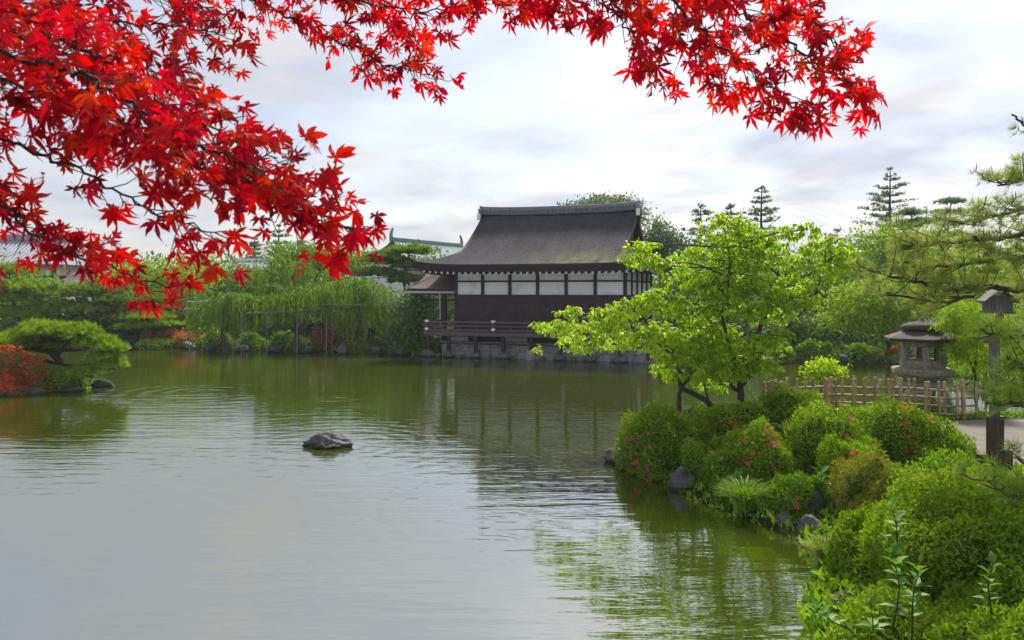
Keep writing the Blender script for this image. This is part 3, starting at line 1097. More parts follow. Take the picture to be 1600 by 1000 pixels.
# rafters with white painted ends
raf = MB().box(-0.045, 0.045, 0.0, 1.6, -0.06, 0.06).mesh('rafter')
raf.materials.append(M['timber'])
tip = MB().box(-0.05, 0.05, -0.015, -0.002, -0.065, 0.065).mesh('rafter_tip')
tip.materials.append(M['white'])
nr_ = 36
for k in range(nr_):
    x = -5.35 + 10.7 * k / (nr_ - 1)
    o = link('rafter', raf, None, hall, (x, -1.12, ZE - 0.40 + lift(x, -1.4)), (R(5), 0, 0))
    link('rafter_tip', tip, None, o)
for sgn in (-1, 1):
    for k in range(24):
        y = -0.95 + 8.9 * k / 23
        o = link('rafter', raf, None, hall, (sgn * 5.45, y, ZE - 0.40 + lift(5.4, y)), (R(5), 0, sgn * R(90)))
        link('rafter_tip', tip, None, o)

# walls
posts_x = [-HW + 2 * HW * k / 6 for k in range(7)]
side_y = [HD * k / 5 for k in range(6)]
for x in posts_x:
    MB().box(x - 0.075, x + 0.075, -0.08, 0.08, 1.0, 4.3).build('post', M['timber'], hall)
for y in side_y[1:]:
    for sx in (-HW, HW):
        MB().box(sx - 0.08, sx + 0.08, y - 0.075, y + 0.075, 1.0, 4.3).build('post', M['timber'], hall)
for i in range(6):
    x0, x1 = posts_x[i] + 0.077, posts_x[i + 1] - 0.077
    MB().box(x0, x1, -0.01, 0.03, 3.62, 4.28).build('plaster_panel', M['plaster'], hall)
    MB().box(x0, x1, -0.01, 0.03, 2.94, 3.54).build('plaster_panel', M['plaster'], hall)
    for k in range(4):
        z0 = 1.2 + k * 0.405
        MB().box(x0 - 0.08, x1 + 0.08, -0.099 - 0.003 * (k % 2), -0.082, z0 + 0.004, z0 + 0.401).build('wall_board', M['board'], hall)
for sx in (-1, 1):
    for i in range(5):
        y0, y1 = side_y[i] + 0.077, side_y[i + 1] - 0.077
        xa, xb = sorted((sx * (HW - 0.03), sx * (HW + 0.01)))
        MB().box(xa, xb, y0, y1, 3.62, 4.28).build('plaster_panel', M['plaster'], hall)
        MB().box(xa, xb, y0, y1, 2.94, 3.54).build('plaster_panel', M['plaster'], hall)
        MB().box(xa, xb, y0, y1, 1.2, 2.82).build('wall_board', M['board'], hall)
MB().box(-HW - 0.09, HW + 0.09, -0.092, 0.05, 3.54, 3.62).build('tie_beam', M['timber'], hall)
MB().box(-HW - 0.11, HW + 0.11, -0.112, 0.05, 2.82, 2.94).build('tie_beam', M['timber'], hall)
MB().box(-HW - 0.13, HW + 0.13, -0.13, 0.06, 4.28, 4.42).build('eave_beam', M['timber'], hall)
for sx in (-1, 1):
    xa, xb = sorted((sx * (HW - 0.05), sx * (HW + 0.092)))
    for z0, z1 in ((3.54, 3.62), (2.82, 2.94), (4.28, 4.42)):
        MB().box(xa, xb, 0.07, HD, z0, z1).build('tie_beam', M['timber'], hall)
MB().box(-HW + 0.05, HW - 0.05, HD - 0.05, HD, 1.2, 4.3).build('back_wall', M['board'], hall)
# floor, veranda, railings
MB().box(-5.2, 5.6, -1.35, 7.2, 1.10, 1.20).build('veranda_floor', M['rail'], hall)
MB().box(-5.25, 5.65, -1.40, -1.352, 1.02, 1.19).build('veranda_edge_beam', M['rail'], hall)
MB().box(-5.15, 5.5, -0.25, -0.1, 0.92, 1.09).build('floor_beam', M['timber'], hall)
for i in range(7):
    MB().box(-4.6 + i * 1.5, -3.5 + i * 1.5, -0.10, -0.06, 0.70, 1.02).build('underfloor_panel', M['plaster'] if i % 2 == 0 else M['board'], hall)
for z, t in ((1.66, 0.045), (1.48, 0.03), (1.28, 0.04)):
    MB().box(-5.35, 5.6, -1.33, -1.33 + 2 * t, z - t, z + t).build('rail', M['rail'], hall, bevel=0.01)
    MB().box(-5.17, -5.17 + 2 * t, -1.22, 0.9, z - t, z + t).build('rail', M['rail'], hall, bevel=0.01)
for x in (-5.12, -1.75, 1.62, 4.99):
    p = MB().box(x - 0.06, x + 0.06, -1.352, -1.222, 1.2, 1.74).build('railing_post', M['rail'], hall)
    for z in (1.33, 1.70):
        MB().box(x - 0.075, x + 0.075, -1.372, -1.205, z - 0.05, z + 0.05).build('metal_fitting', M['white'], p)
    for k in range(1, 4):
        if x < 4:
            MB().box(x + k * 0.84 - 0.025, x + k * 0.84 + 0.025, -1.31, -1.26, 1.19, 1.46).build('baluster', M['rail'], hall)
stilt_x = [-5.05, -4.0, -2.64, -1.28, 0.08, 1.44, 2.8, 4.16, 5.4]
for x in stilt_x:
    MB().box(x - 0.075, x + 0.075, -1.33, -1.18, 0.12, 1.10).build('stilt', M['timber'], hall)
MB().box(-5.1, 5.5, -1.29, -1.22, 0.62, 0.70).build('stilt_tie', M['timber'], hall)
# stone foundation in two courses
for row in range(2):
    x = -4.5 - 0.4 * row
    k = 0
    while x < 5.6:
        w = 1.0 + 0.55 * random.random()
        x1 = min(x + w, 5.7)
        MB().box(max(x, -4.5) + 0.008, x1 - 0.008, -0.98 - 0.02 * random.random(), -0.6, (-0.6, 0.30)[row], (0.29, 0.66)[row]).build('stone_block', M['block'], hall, bevel=0.015)
        x = x1
        if x1 >= 5.7:
            break
MB().box(-4.55, 5.75, -1.04, -0.5, 0.664, 0.73).build('coping_stone', M['block'], hall, bevel=0.015)

# side corridor with its own low roof
ax_ = thing('side_corridor', 'low brown-roofed corridor on posts adjoining the left end of the pavilion', 'corridor', (1.215, 37.65, 0), HR)
mb = MB()
V, F = [], []
for i in range(9):
    for j in range(15):
        s = i / 8
        y = 0.25 + 1.9 * s
        x = -6.95 + 2.72 * j / 14 + (0.75 * s if j == 0 else 0)
        V.append((x, y, 3.24 + 0.85 * (0.55 * s + 0.45 * s * s) + (0.08 * (1 - j / 4) ** 2 if j < 4 else 0) * (1 - s)))
for i in range(8):
    for j in range(14):
        a = i * 15 + j
        F.append((a, a + 1, a + 16, a + 15))
mb.face_set(V, F)
V2 = [(v[0], 4.3 - v[1], v[2]) for v in V]
mb.face_set(V2, [tuple(reversed(f)) for f in F])
mb.build('roof', surf_mat('brown bark roof', (0.085, 0.055, 0.05), (0.15, 0.10, 0.09), 9, 0.95, 0.8, 0.04, stretch=(1.5, 0.5, 0.5)), ax_, True)
MB().box(-6.95, -4.24, 0.25, 0.33, 3.08, 3.235).build('eave_board', M['timber'], ax_)
MB().tube([(-7.0, 0.16, 3.05), (-4.25, 0.16, 3.05)], 0.06, 8).build('gutter', M['metal'], ax_)
MB().tube([(-5.12, 0.16, 3.0), (-5.12, 0.3, 1.2)], 0.03, 6).build('downpipe', M['metal'], ax_)
for x in (-5.0, -6.5):
    for y in (0.45, 3.8):
        MB().box(x - 0.1, x + 0.1, y - 0.1, y + 0.1, 0.6, 3.2).build('post', M['timber'], ax_)
MB().box(-6.8, -4.25, 0.4, 0.5, 2.62, 2.72).build('tie_beam', M['timber'], ax_)
MB().box(-6.8, -4.25, 0.38, 0.52, 2.92, 3.07).build('tie_beam', M['timber'], ax_)

# boulders at the foot of the pavilion
hm = Matrix.Translation((1.215, 37.65, 0)) @ Matrix.Rotation(HR, 4, 'Z')
for k, (x, lab) in enumerate([(-5.05, 'grey boulder at the far left corner stilt of the pavilion'), (-4.0, 'small squared footing stone under the second pavilion stilt'),
                              (-2.64, 'grey footing stone under the third pavilion stilt'), (-1.28, 'wide grey footing stone under the fourth pavilion stilt'),
                              (1.44, 'grey footing stone under the pavilion just right of the tan stone'), (2.8, 'grey footing stone under the pavilion behind lime branches'),
                              (4.16, 'footing stone at the right end of the pavilion')]):
    p = hm @ Vector((x, -1.28, 0.05))
    rock('footing_stone', lab, p, (0.30 + 0.12 * (k % 3 == 0), 0.28, 0.30), 30 + k, group='stones along the pavilion foot')
rock('standing_stone', 'rounded tan standing stone at the waterline below the pavilion', hm @ Vector((0.08, -1.42, 0.12)), (0.25, 0.22, 0.42), 77, 'rock_tan', rough=0.2)
for k, (x, w) in enumerate([(-4.5, 0.3), (-3.3, 0.34), (-1.9, 0.2), (-0.8, 0.22), (0.7, 0.22), (2.1, 0.3)]):
    p = hm @ Vector((x, -1.35, -0.02))
    blades('water_grass', ['bright grass tuft beside the corner boulder of the pavilion', 'wide grass tuft between second and third pavilion stilts', 'small grass tuft right of the third pavilion stilt',
                           'small grass tuft left of the tan standing stone', 'grass tuft right of the tan standing stone', 'grass tuft under the lime branches at the pavilion foot'][k], p, 70, 0.34, w, width=0.02, group='grass tufts at the pavilion foot')

# ------------------------------------------------------------------ buildings far behind
# white house with tiled roof, far left
fb = thing('tiled_house', 'white-walled house with blue-grey tiled roof behind the red maple', 'house', (-42.6, 58.0, 0), R(4))
MB().box(-9, 9.2, 0, 6, 0.5, 5.1).build('wall', M['plaster'], fb)
V = [(-10, -1.0, 5.0), (10.2, -1.0, 5.0), (9.6, 3, 7.0), (-10, 3, 7.0)]
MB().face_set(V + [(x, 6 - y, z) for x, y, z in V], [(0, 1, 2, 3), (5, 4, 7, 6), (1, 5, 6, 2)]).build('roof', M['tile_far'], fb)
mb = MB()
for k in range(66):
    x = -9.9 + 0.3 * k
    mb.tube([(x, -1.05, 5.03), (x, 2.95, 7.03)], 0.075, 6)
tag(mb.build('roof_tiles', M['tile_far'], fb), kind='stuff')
MB().box(-10, 9.7, 2.7, 3.3, 6.95, 7.4).build('ridge', M['tile_far'], fb, bevel=0.05)
MB().box(-10, 10.2, -1.06, -0.98, 4.85, 5.0).build('eave_board', M['greywood'], fb)
for x in (-4, -1, 2.0, 4.6, 7.0, 9.1):
    MB().box(x - 0.13, x + 0.13, -0.12, -0.003, 0.5, 4.95).build('post', M['timber'], fb)
for x in (3.3, 5.8, 8.0):
    w = MB().box(x - 0.8, x + 0.8, -0.06, -0.004, 3.0, 3.9).build('window', M['greywood'], fb)
    MB().box(x - 0.7, x + 0.7, -0.08, -0.062, 3.1, 3.8).build('pane', M['plaster'], w)
MB().box(1.9, 9.2, -0.10, -0.005, 4.05, 4.2).build('tie_beam', M['timber'], fb)
# small storehouse roof in the trees
st = thing('storehouse', 'small pale storehouse roof peeking above the weeping trees', 'storehouse', tuple(at(398, 452, 62)[:2]) + (0,), R(-8))
MB().box(-2.0, 2.0, 0, 3, 0.5, 4.7).build('wall', M['plaster'], st)
V = [(-2.5, -0.6, 4.6), (2.5, -0.6, 4.6), (2.5, 1.5, 5.5), (-2.5, 1.5, 5.5)]
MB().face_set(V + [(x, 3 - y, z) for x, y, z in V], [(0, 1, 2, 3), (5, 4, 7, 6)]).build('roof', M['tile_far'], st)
MB().box(-2.55, 2.55, 1.35, 1.65, 5.42, 5.65).build('ridge', M['plaster'], st)
# hall with a green copper roof
gh = thing('copper_roof_hall', 'distant hall with green copper roof and upturned ridge ends', 'hall', tuple(at(670, 452, 78)[:2]) + (0,), R(62))
MB().box(-8, 8, -3, 3, 0.8, 5.4).build('wall', M['plaster'], gh)
mb = MB()
V, F = [], []
for i in range(9):
    s = i / 8
    for j in range(13):
        x = (-1 + 2 * j / 12) * (9.0 - 3.0 * min(1, s * 1.2))
        V.append((x, -4.0 + 4.0 * s, 5.2 + 2.5 * (0.5 * s + 0.5 * s * s)))
for i in range(8):
    for j in range(12):
        a = i * 13 + j
        F.append((a, a + 1, a + 14, a + 13))
mb.face_set(V, F).face_set([(x, -y, z) for x, y, z in V], [tuple(reversed(f)) for f in F])
mb.build('roof', M['copper'], gh)
mb = MB()
for j in range(25):
    x = -5.8 + 11.6 * j / 24
    mb.tube([(x, -4.0 + 4 * s, 5.24 + 2.5 * (0.5 * s + 0.5 * s * s)) for s in (0.4, 0.6, 0.8, 1.0)], 0.04, 5)
tag(mb.build('roof_ribs', M['copper'], gh), kind='stuff')
MB().box(-6.0, 6.0, -0.2, 0.2, 7.62, 7.95).build('ridge', M['copper'], gh, bevel=0.05)
for sx in (-1, 1):
    p = smooth_path([(sx * 6.0, 0, 7.6), (sx * 6.1, 0, 8.2), (sx * 5.8, 0, 8.8)], 4)
    MB().tube(p, np.linspace(0.22, 0.1, len(p)), 7).build('ridge_finial', M['copper'], gh, True)

# ------------------------------------------------------------------ trees of the far bank, from the left
TB = 'trees along the far bank'
pad_pine('cloud_pine', 'clipped mid-green pine with stacked pads below the tiled house', px_blobs([(15, 428, 38, 16), (40, 452, 48, 15), (5, 470, 50, 18), (35, 495, 40, 14)], 44, 1.0), 'pine_light', 1500, 0.34, TB)
pad_pine('cloud_pine', 'wide dark pine spreading behind the islet pine', px_blobs([(110, 462, 62, 16), (165, 455, 56, 17), (95, 485, 60, 16), (150, 488, 66, 18), (215, 470, 60, 18), (210, 498, 56, 15), (120, 510, 70, 16)], 45.5, 1.0), 'pine', 3200, 0.36, TB)
pad_pine('cloud_pine', 'small flat-topped pine on thin stems above orange azaleas', px_blobs([(232, 497, 38, 9), (215, 512, 34, 9), (258, 508, 26, 8)], 43.6, 1.0), 'pine_light', 800, 0.28, TB)
broad_tree('maple', 'pale green maple behind the wide dark pine', 'tree', px_blobs([(190, 440, 45, 24), (240, 432, 50, 26), (290, 428, 48, 28), (265, 455, 50, 22)], 51), 'tree_light', 5200, 0.25, TB)
broad_tree('evergreen', 'dark evergreen between the pale maple and the weeping trees', 'tree', px_blobs([(270, 480, 50, 24), (300, 500, 40, 22), (255, 505, 40, 20)], 46.5), 'tree_dark', 3000, 0.24, TB)
broad_tree('evergreen', 'tall evergreen at the photo left edge behind stacked pine pads', 'tree', px_blobs([(-30, 440, 60, 40), (60, 470, 60, 36), (-20, 500, 60, 40)], 50), 'tree_mid', 4000, 0.26, TB)
broad_tree('evergreen', 'round green tree top just right of the bare far pines', 'tree', px_blobs([(455, 392, 34, 12), (500, 398, 46, 15), (550, 408, 46, 18), (480, 415, 60, 18)], 54), 'tree_mid', 5200, 0.25, TB)
broad_tree('evergreen', 'dark tree mass behind the storehouse', 'tree', px_blobs([(330, 428, 50, 26), (390, 440, 50, 24), (350, 455, 60, 24)], 56), 'tree_mid', 4600, 0.26, TB)
weeping('weeping_cherry', 'largest weeping tree, centre of the trellis row', px_blobs([(415, 428, 26, 12), (440, 412, 24, 10, 0.8), (468, 420, 26, 12, -0.6), (500, 430, 26, 12), (530, 440, 24, 10, 0.5), (430, 452, 30, 10, -1.0), (485, 450, 30, 10, -1.2), (525, 462, 24, 8, -0.8), (405, 455, 22, 8)], 43), 900, 1.25, TB)
weeping('weeping_cherry', 'weeping tree draped over the low trellis at its left end', px_blobs([(330, 478, 30, 10), (365, 470, 36, 14)], 40.6), 480, 1.3, TB)
weeping('weeping_cherry', 'weeping tree between the middle trellis and the raised trellis', px_blobs([(440, 470, 40, 14), (490, 462, 40, 16)], 40.6), 520, 1.2, TB)
weeping('weeping_cherry', 'weeping tree under the trellis nearest the pavilion', px_blobs([(555, 448, 38, 16), (590, 460, 34, 16), (560, 480, 40, 10)], 41), 560, 1.4, TB)
pad_pine('red_pine', 'spreading grey-green pine beside the copper roof', px_blobs([(640, 395, 40, 10), (600, 408, 40, 9), (650, 418, 34, 9), (590, 430, 40, 10), (640, 440, 36, 10)], 47, 1.0), 'pine', 1900, 0.36, TB)
broad_tree('evergreen', 'dense dark evergreen bush beside the corridor of the pavilion', 'tree', px_blobs([(650, 478, 26, 24), (640, 510, 30, 28), (625, 530, 30, 20), (660, 525, 20, 26)], 40.6), 'tree_dark', 4400, 0.20, TB)
broad_tree('evergreen', 'low dark evergreen between trellis posts and corridor', 'tree', px_blobs([(575, 505, 34, 20), (600, 500, 24, 24), (545, 512, 30, 16)], 44.5), 'tree_dark', 3200, 0.22, TB)
for x, y0, w, lab in [(398, 372, 15, 'thin bare far pine, left of the trio seen under the maple'), (436, 352, 24, 'tallest far pine of the trio seen under the maple'), (470, 372, 16, 'small far pine, right of the trio seen under the maple')]:
    conifer('far_pine', lab, x, y0, 412, w, 75, 'far pines left of the pavilion', 7)
# filler rank that closes the garden behind
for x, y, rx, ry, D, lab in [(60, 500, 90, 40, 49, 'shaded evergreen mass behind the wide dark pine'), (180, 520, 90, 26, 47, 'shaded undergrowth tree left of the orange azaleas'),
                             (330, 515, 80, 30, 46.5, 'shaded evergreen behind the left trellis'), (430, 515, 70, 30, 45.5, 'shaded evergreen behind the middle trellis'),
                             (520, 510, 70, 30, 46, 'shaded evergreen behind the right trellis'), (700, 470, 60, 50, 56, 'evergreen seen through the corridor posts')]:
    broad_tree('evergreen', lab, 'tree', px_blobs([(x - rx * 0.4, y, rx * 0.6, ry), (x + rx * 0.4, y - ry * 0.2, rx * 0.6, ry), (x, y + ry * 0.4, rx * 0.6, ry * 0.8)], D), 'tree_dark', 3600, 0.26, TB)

# behind and right of the pavilion
TR = 'trees behind and right of the pavilion'
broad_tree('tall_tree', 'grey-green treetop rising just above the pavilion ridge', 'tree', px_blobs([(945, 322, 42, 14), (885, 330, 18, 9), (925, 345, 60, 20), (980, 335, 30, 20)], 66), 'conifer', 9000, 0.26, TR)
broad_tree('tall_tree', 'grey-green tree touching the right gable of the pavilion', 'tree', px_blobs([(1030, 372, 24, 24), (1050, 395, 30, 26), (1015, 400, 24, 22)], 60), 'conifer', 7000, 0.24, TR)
conifer('tall_conifer', 'ragged conifer left of the lime tree top', 1095, 322, 420, 36, 60, TR, 11)
conifer('tall_conifer', 'pointed conifer above the lime tree top', 1190, 292, 400, 34, 66, TR, 12)
conifer('tall_conifer', 'dark conifer half hidden behind the lime tree crown', 1142, 318, 410, 34, 63, TR, 11)
conifer('tall_conifer', 'tallest conifer, alone against the bright sky on the right', 1391, 263, 385, 46, 66, TR, 12, dens=1.1)
conifer('tall_conifer', 'small dark treetop between lime tree and tallest conifer', 1308, 362, 430, 34, 60, TR, 8)
pad_pine('cloud_pine', 'small pruned pine of round pads against the sky', px_blobs([(1486, 317, 20, 7), (1474, 334, 16, 7), (1500, 334, 14, 7), (1466, 347, 14, 6), (1490, 352, 20, 7), (1478, 370, 30, 8)], 55, 1.0), 'conifer', 900, 0.30, TR)
pad_pine('cloud_pine', 'blunt dark pine just right of the tallest conifer', px_blobs([(1425, 335, 20, 9), (1440, 350, 22, 9), (1415, 355, 26, 9)], 57, 1.0), 'conifer', 800, 0.32, TR)
broad_tree('maple', 'large pale green maple below the tallest conifer', 'tree', px_blobs([(1370, 385, 55, 30), (1420, 395, 60, 34), (1340, 420, 55, 32), (1400, 430, 65, 30), (1460, 410, 45, 34)], 46), 'tree_light', 9000, 0.22, TR)
broad_tree('maple', 'spreading light maple leaning over the water behind the lantern', 'tree', px_blobs([(1340, 465, 50, 22), (1390, 460, 50, 26), (1430, 480, 45, 22), (1360, 500, 45, 18), (1315, 500, 32, 14), (1400, 505, 40, 16)], 34.8, 1.0), 'tree_light', 9000, 0.16, TR, base=at(1395, 540, 36)[:2], r=0.1, droop=0.5)
broad_tree('evergreen', 'mid-green tree filling the bank behind the lime tree', 'tree', px_blobs([(1270, 420, 50, 34), (1300, 460, 50, 34), (1240, 470, 45, 34), (1200, 450, 50, 40)], 44), 'tree_mid', 6000, 0.22, TR)
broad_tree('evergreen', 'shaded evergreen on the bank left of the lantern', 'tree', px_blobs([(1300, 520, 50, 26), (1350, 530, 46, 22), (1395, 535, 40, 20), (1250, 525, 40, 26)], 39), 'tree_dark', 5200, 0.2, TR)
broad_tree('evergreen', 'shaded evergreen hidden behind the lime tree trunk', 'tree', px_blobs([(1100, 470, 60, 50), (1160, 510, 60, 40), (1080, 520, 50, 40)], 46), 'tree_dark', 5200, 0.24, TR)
broad_tree('evergreen', 'tall green tree on the bank right of the lantern', 'tree', px_blobs([(1530, 420, 60, 40), (1590, 440, 50, 50), (1500, 460, 40, 36), (1650, 430, 60, 60)], 33), 'tree_light', 6500, 0.18, TR)
broad_tree('bamboo_thicket', 'feathery bright green thicket between the lantern and the wooden post', 'thicket', px_blobs([(1505, 480, 26, 26), (1520, 515, 34, 30), (1490, 530, 22, 24), (1545, 550, 34, 34), (1510, 560, 26, 20), (1590, 520, 40, 60)], 24.5, 1.0), 'tree_light', 9000, 0.12, None, r=0.05, tmpl=(SLIM_V * [1.5, 1, 1], DIAMOND_F), droop=0.6, base=(15.3, 25.6))
broad_tree('ball_topiary', 'round clipped dark tree on a short stem on the far right bank', 'tree', px_blobs([(1247, 508, 22, 12), (1240, 518, 20, 8)], 37), 'tree_dark', 1400, 0.15, TR, r=0.06)

wood = []
for x in np.arange(-150, 1800, 26):
    D = 72 + 6 * rng.random()
    wood.append((x, 452 - 12 + 14 * rng.normal() * 0.5 - (10 if x > 1000 else 0), 34, 34, D - 66))
V, F, T = foliage(px_blobs(wood, 66), 26000, 0.42, (DIAMOND_V, DIAMOND_F))
tag(link('woodland', np_mesh('woodland', V, F, False, T), M['tree_dark']), 'far belt of mixed green trees closing the garden', 'woodland', kind='stuff')
broad_tree('evergreen', 'dark green tree between the pavilion end and the lime tree', 'tree', px_blobs([(1075, 425, 36, 30), (1100, 455, 44, 34), (1060, 470, 36, 36), (1130, 440, 40, 34)], 50), 'tree_mid', 6500, 0.24, TR)

# ------------------------------------------------------------------ ground cover
def cover(label, box, n, size, lo, hi, mat, skip=None):
    P = np.column_stack([rng.uniform(box[0], box[1], n), rng.uniform(box[2], box[3], n)])
    sd = np.max([signed_dist(P, q) for q in (NEAR_BANK, FAR_BANK, ISLET)], axis=0)
    ok = (sd > lo) & (sd < hi)
    if skip is not None:
        ok &= signed_dist(P, skip) < -0.1
    P = P[ok]
    P = np.column_stack([P, land_z(P) - 0.01])
    k = len(P)
    A = np.array([0, 0, 0.8]) + rng.normal(size=(k, 3)) * 0.6
    A[:, 2] = np.abs(A[:, 2])
    V, F, T = scatter(DIAMOND_V, DIAMOND_F, P, frames(A, rng.normal(size=(k, 3))), size * (0.4 + rng.random(k)))
    tag(link('ground_cover', np_mesh('ground_cover', V, F, False, T), M[mat]), label, 'ground cover', kind='stuff')


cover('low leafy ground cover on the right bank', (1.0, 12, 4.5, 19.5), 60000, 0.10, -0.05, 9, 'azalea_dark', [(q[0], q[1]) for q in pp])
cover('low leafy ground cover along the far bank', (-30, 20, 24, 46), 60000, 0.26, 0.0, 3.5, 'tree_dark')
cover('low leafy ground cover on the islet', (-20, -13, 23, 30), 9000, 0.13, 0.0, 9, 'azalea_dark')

# ------------------------------------------------------------------ far bank azalea mounds and rocks
def mound(x, yt, yb, w, D, mat, lab, n=900, leaf=0.11, depth=None, name='azalea_shrub', grp='azalea mounds on the far bank', cat='shrub', **kw):
    p = at(x, yb, D)
    h = (yb - yt) * D / FPX
    gz = min(p[2], float(land_z([(p[0], p[1])])[0]))
    rx = w * D / FPX / 2
    return shrub(name, lab, (p[0], p[1], gz + 0.05), (rx, depth or rx * 0.8, p[2] + h - gz - 0.05), n, leaf, mat, grp, seed=int(x + D), cat=cat, **kw)


mound(285, 517, 540, 62, 44.0, 'azalea_orange', 'long orange-pink azalea mound above the dark rock')
mound(262, 519, 538, 24, 43.6, 'azalea_pink', 'small pink azalea at the left end of the orange mound', 500)
mound(237, 520, 540, 26, 43.6, 'azalea_pink', 'smallest pink azalea under the flat-topped pine', 400)
mound(243, 530, 545, 50, 43.0, 'azalea', 'low flat green mound at the waterline left of the dark rock')
mound(338, 519, 547, 46, 42.2, 'azalea', 'round bright green mound beside the leftmost trellis pole', 1200)
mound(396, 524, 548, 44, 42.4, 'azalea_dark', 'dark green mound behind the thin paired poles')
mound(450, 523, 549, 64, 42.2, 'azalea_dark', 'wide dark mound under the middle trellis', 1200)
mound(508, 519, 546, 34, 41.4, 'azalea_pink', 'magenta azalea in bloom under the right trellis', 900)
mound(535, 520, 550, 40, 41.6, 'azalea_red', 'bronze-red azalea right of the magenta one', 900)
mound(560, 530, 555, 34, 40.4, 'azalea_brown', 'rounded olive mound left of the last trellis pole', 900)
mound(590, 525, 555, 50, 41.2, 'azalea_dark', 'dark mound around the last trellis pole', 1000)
mound(628, 535, 557, 50, 39.9, 'tree_dark', 'low dark bush touching the corner boulder', 1000)
mound(1222, 540, 566, 30, 34.8, 'azalea_dark', 'dark clipped mound seen right of the lime tree trunk')
mound(1262, 537, 566, 34, 35.0, 'azalea_dark', 'clipped mound below the round topiary')
mound(1288, 538, 564, 24, 35.0, 'azalea', 'yellow-green clipped mound on the far right bank')
mound(1404, 545, 568, 34, 35.4, 'azalea_red', 'reddish mound behind the left edge of the lantern')
mound(1345, 540, 566, 50, 35.4, 'azalea_dark', 'wide dark mound between yellow-green mound and lantern')
FR = 'boulders along the far bank'
for k, (x, y, w, h, D, lab) in enumerate([(296, 541, 26, 10, 43.2, 'dark boulder under the orange azalea mound'), (228, 547, 14, 5, 43, 'small rock at the foot of the low flat mound'),
                                          (330, 549, 18, 5, 41.8, 'low rock below the round bright mound'), (375, 550, 20, 6, 41.3, 'low rock between the paired poles'), (430, 551, 22, 6, 41, 'low rock right of the pale middle pole'),
                                          (480, 551, 22, 8, 40.6, 'broad rock left of the magenta azalea'), (537, 550, 16, 13, 40, 'pointed grey boulder right of the magenta azalea'), (588, 553, 20, 8, 39.8, 'grey boulder beside the last trellis pole'),
                                          (625, 556, 22, 6, 39.2, 'low rock left of the pavilion corner boulder'), (1130, 563, 26, 8, 35.2, 'grey boulder seen under the lime tree'), (1190, 563, 30, 9, 34.9, 'wide boulder right of the lime tree trunk'),
                                          (1312, 561, 32, 10, 35.0, 'long dark boulder left of the lantern'), (1355, 563, 24, 7, 35.2, 'dark boulder nearest the lantern'), (1255, 565, 22, 6, 34.9, 'low rock below the clipped mounds'),
                                          (1060, 566, 24, 6, 35.3, 'low rock at the right end of the pavilion foundation')]):
    p = at(x, y, D)
    s = D / FPX
    rock('boulder', lab, (p[0], p[1], 0.12), (w * s * 0.62, 0.55, max(h * s * 0.95, 0.25)), 100 + k, 'rock_dark' if k % 3 else 'rock', FR)

# ------------------------------------------------------------------ bamboo trellises in the water
def trellis(label, x0, x1, y, D, depth, poles, n_long=8, n_cross=9):
    root = thing('bamboo_trellis', label, 'trellis', (0, 0, 0), 0, 'bamboo trellises on the far bank')
    a, b = at(x0, y, D), at(x1, y, D)
    for k in range(n_long):
        yy = D + depth * k / (n_long - 1)
        j = rng.normal() * 0.05
        zo = rng.normal() * 0.07
        MB().tube([(a[0] - 0.25 + rng.normal() * 0.15, yy, a[2] + zo + j), ((a[0] + b[0]) / 2, yy, a[2] + zo + 0.02), (b[0] + 0.25 + rng.normal() * 0.15, yy, a[2] + zo - j)], 0.022, 6).build('long_pole', M['bamboo_grey'], root)
    for k in range(n_cross):
        xx = a[0] + (b[0] - a[0]) * k / (n_cross - 1)
        MB().tube([(xx, D - 0.2, a[2] + 0.055), (xx + 0.05, D + depth + 0.2, a[2] + 0.06)], 0.024, 6).build('cross_pole', M['bamboo_grey'], root)
    for px, dd in poles:
        q = at(px, y, D + dd)
        MB().tube([(q[0], q[1], -0.6), (q[0] + 0.01, q[1], a[2] + 0.05)], 0.017, 7).build('post', M['bamboo_grey'], root)
    return root


trellis('weathered bamboo trellis at the left end, higher tier', 293, 376, 473, 40.2, 2.6, [(323, 0.1), (366, 0.1), (374, 2.4), (300, 2.4)])
trellis('small weathered bamboo trellis, lowest tier at the left end', 290, 310, 484, 41.5, 1.6, [(296, 0.2), (307, 1.2)], 5, 4)
trellis('middle bamboo trellis on thin poles standing in the water', 388, 478, 490, 39.4, 2.8, [(377, -0.2), (381, 0.4), (417, 0.1), (476, 2.6), (438, 2.6)])
trellis('bamboo trellis nearest the pavilion', 506, 618, 478, 39.8, 3.0, [(519, 0.1), (605, 0.0), (568, 2.4), (612, 2.8)])
MB_ = thing('bamboo_rail', 'single bamboo rail linking the middle trellis to the next', 'rail', (0, 0, 0))
a, b = at(462, 482, 40.0), at(512, 482, 40.0)
MB().tube([a, b], 0.028, 6).build('rail_pole', M['bamboo_grey'], MB_)
for px in (464, 510):
    q = at(px, 482, 40.06)
    MB().tube([(q[0], q[1], -0.6), (q[0], q[1], q[2])], 0.028, 6).build('post', M['bamboo_grey'], MB_)

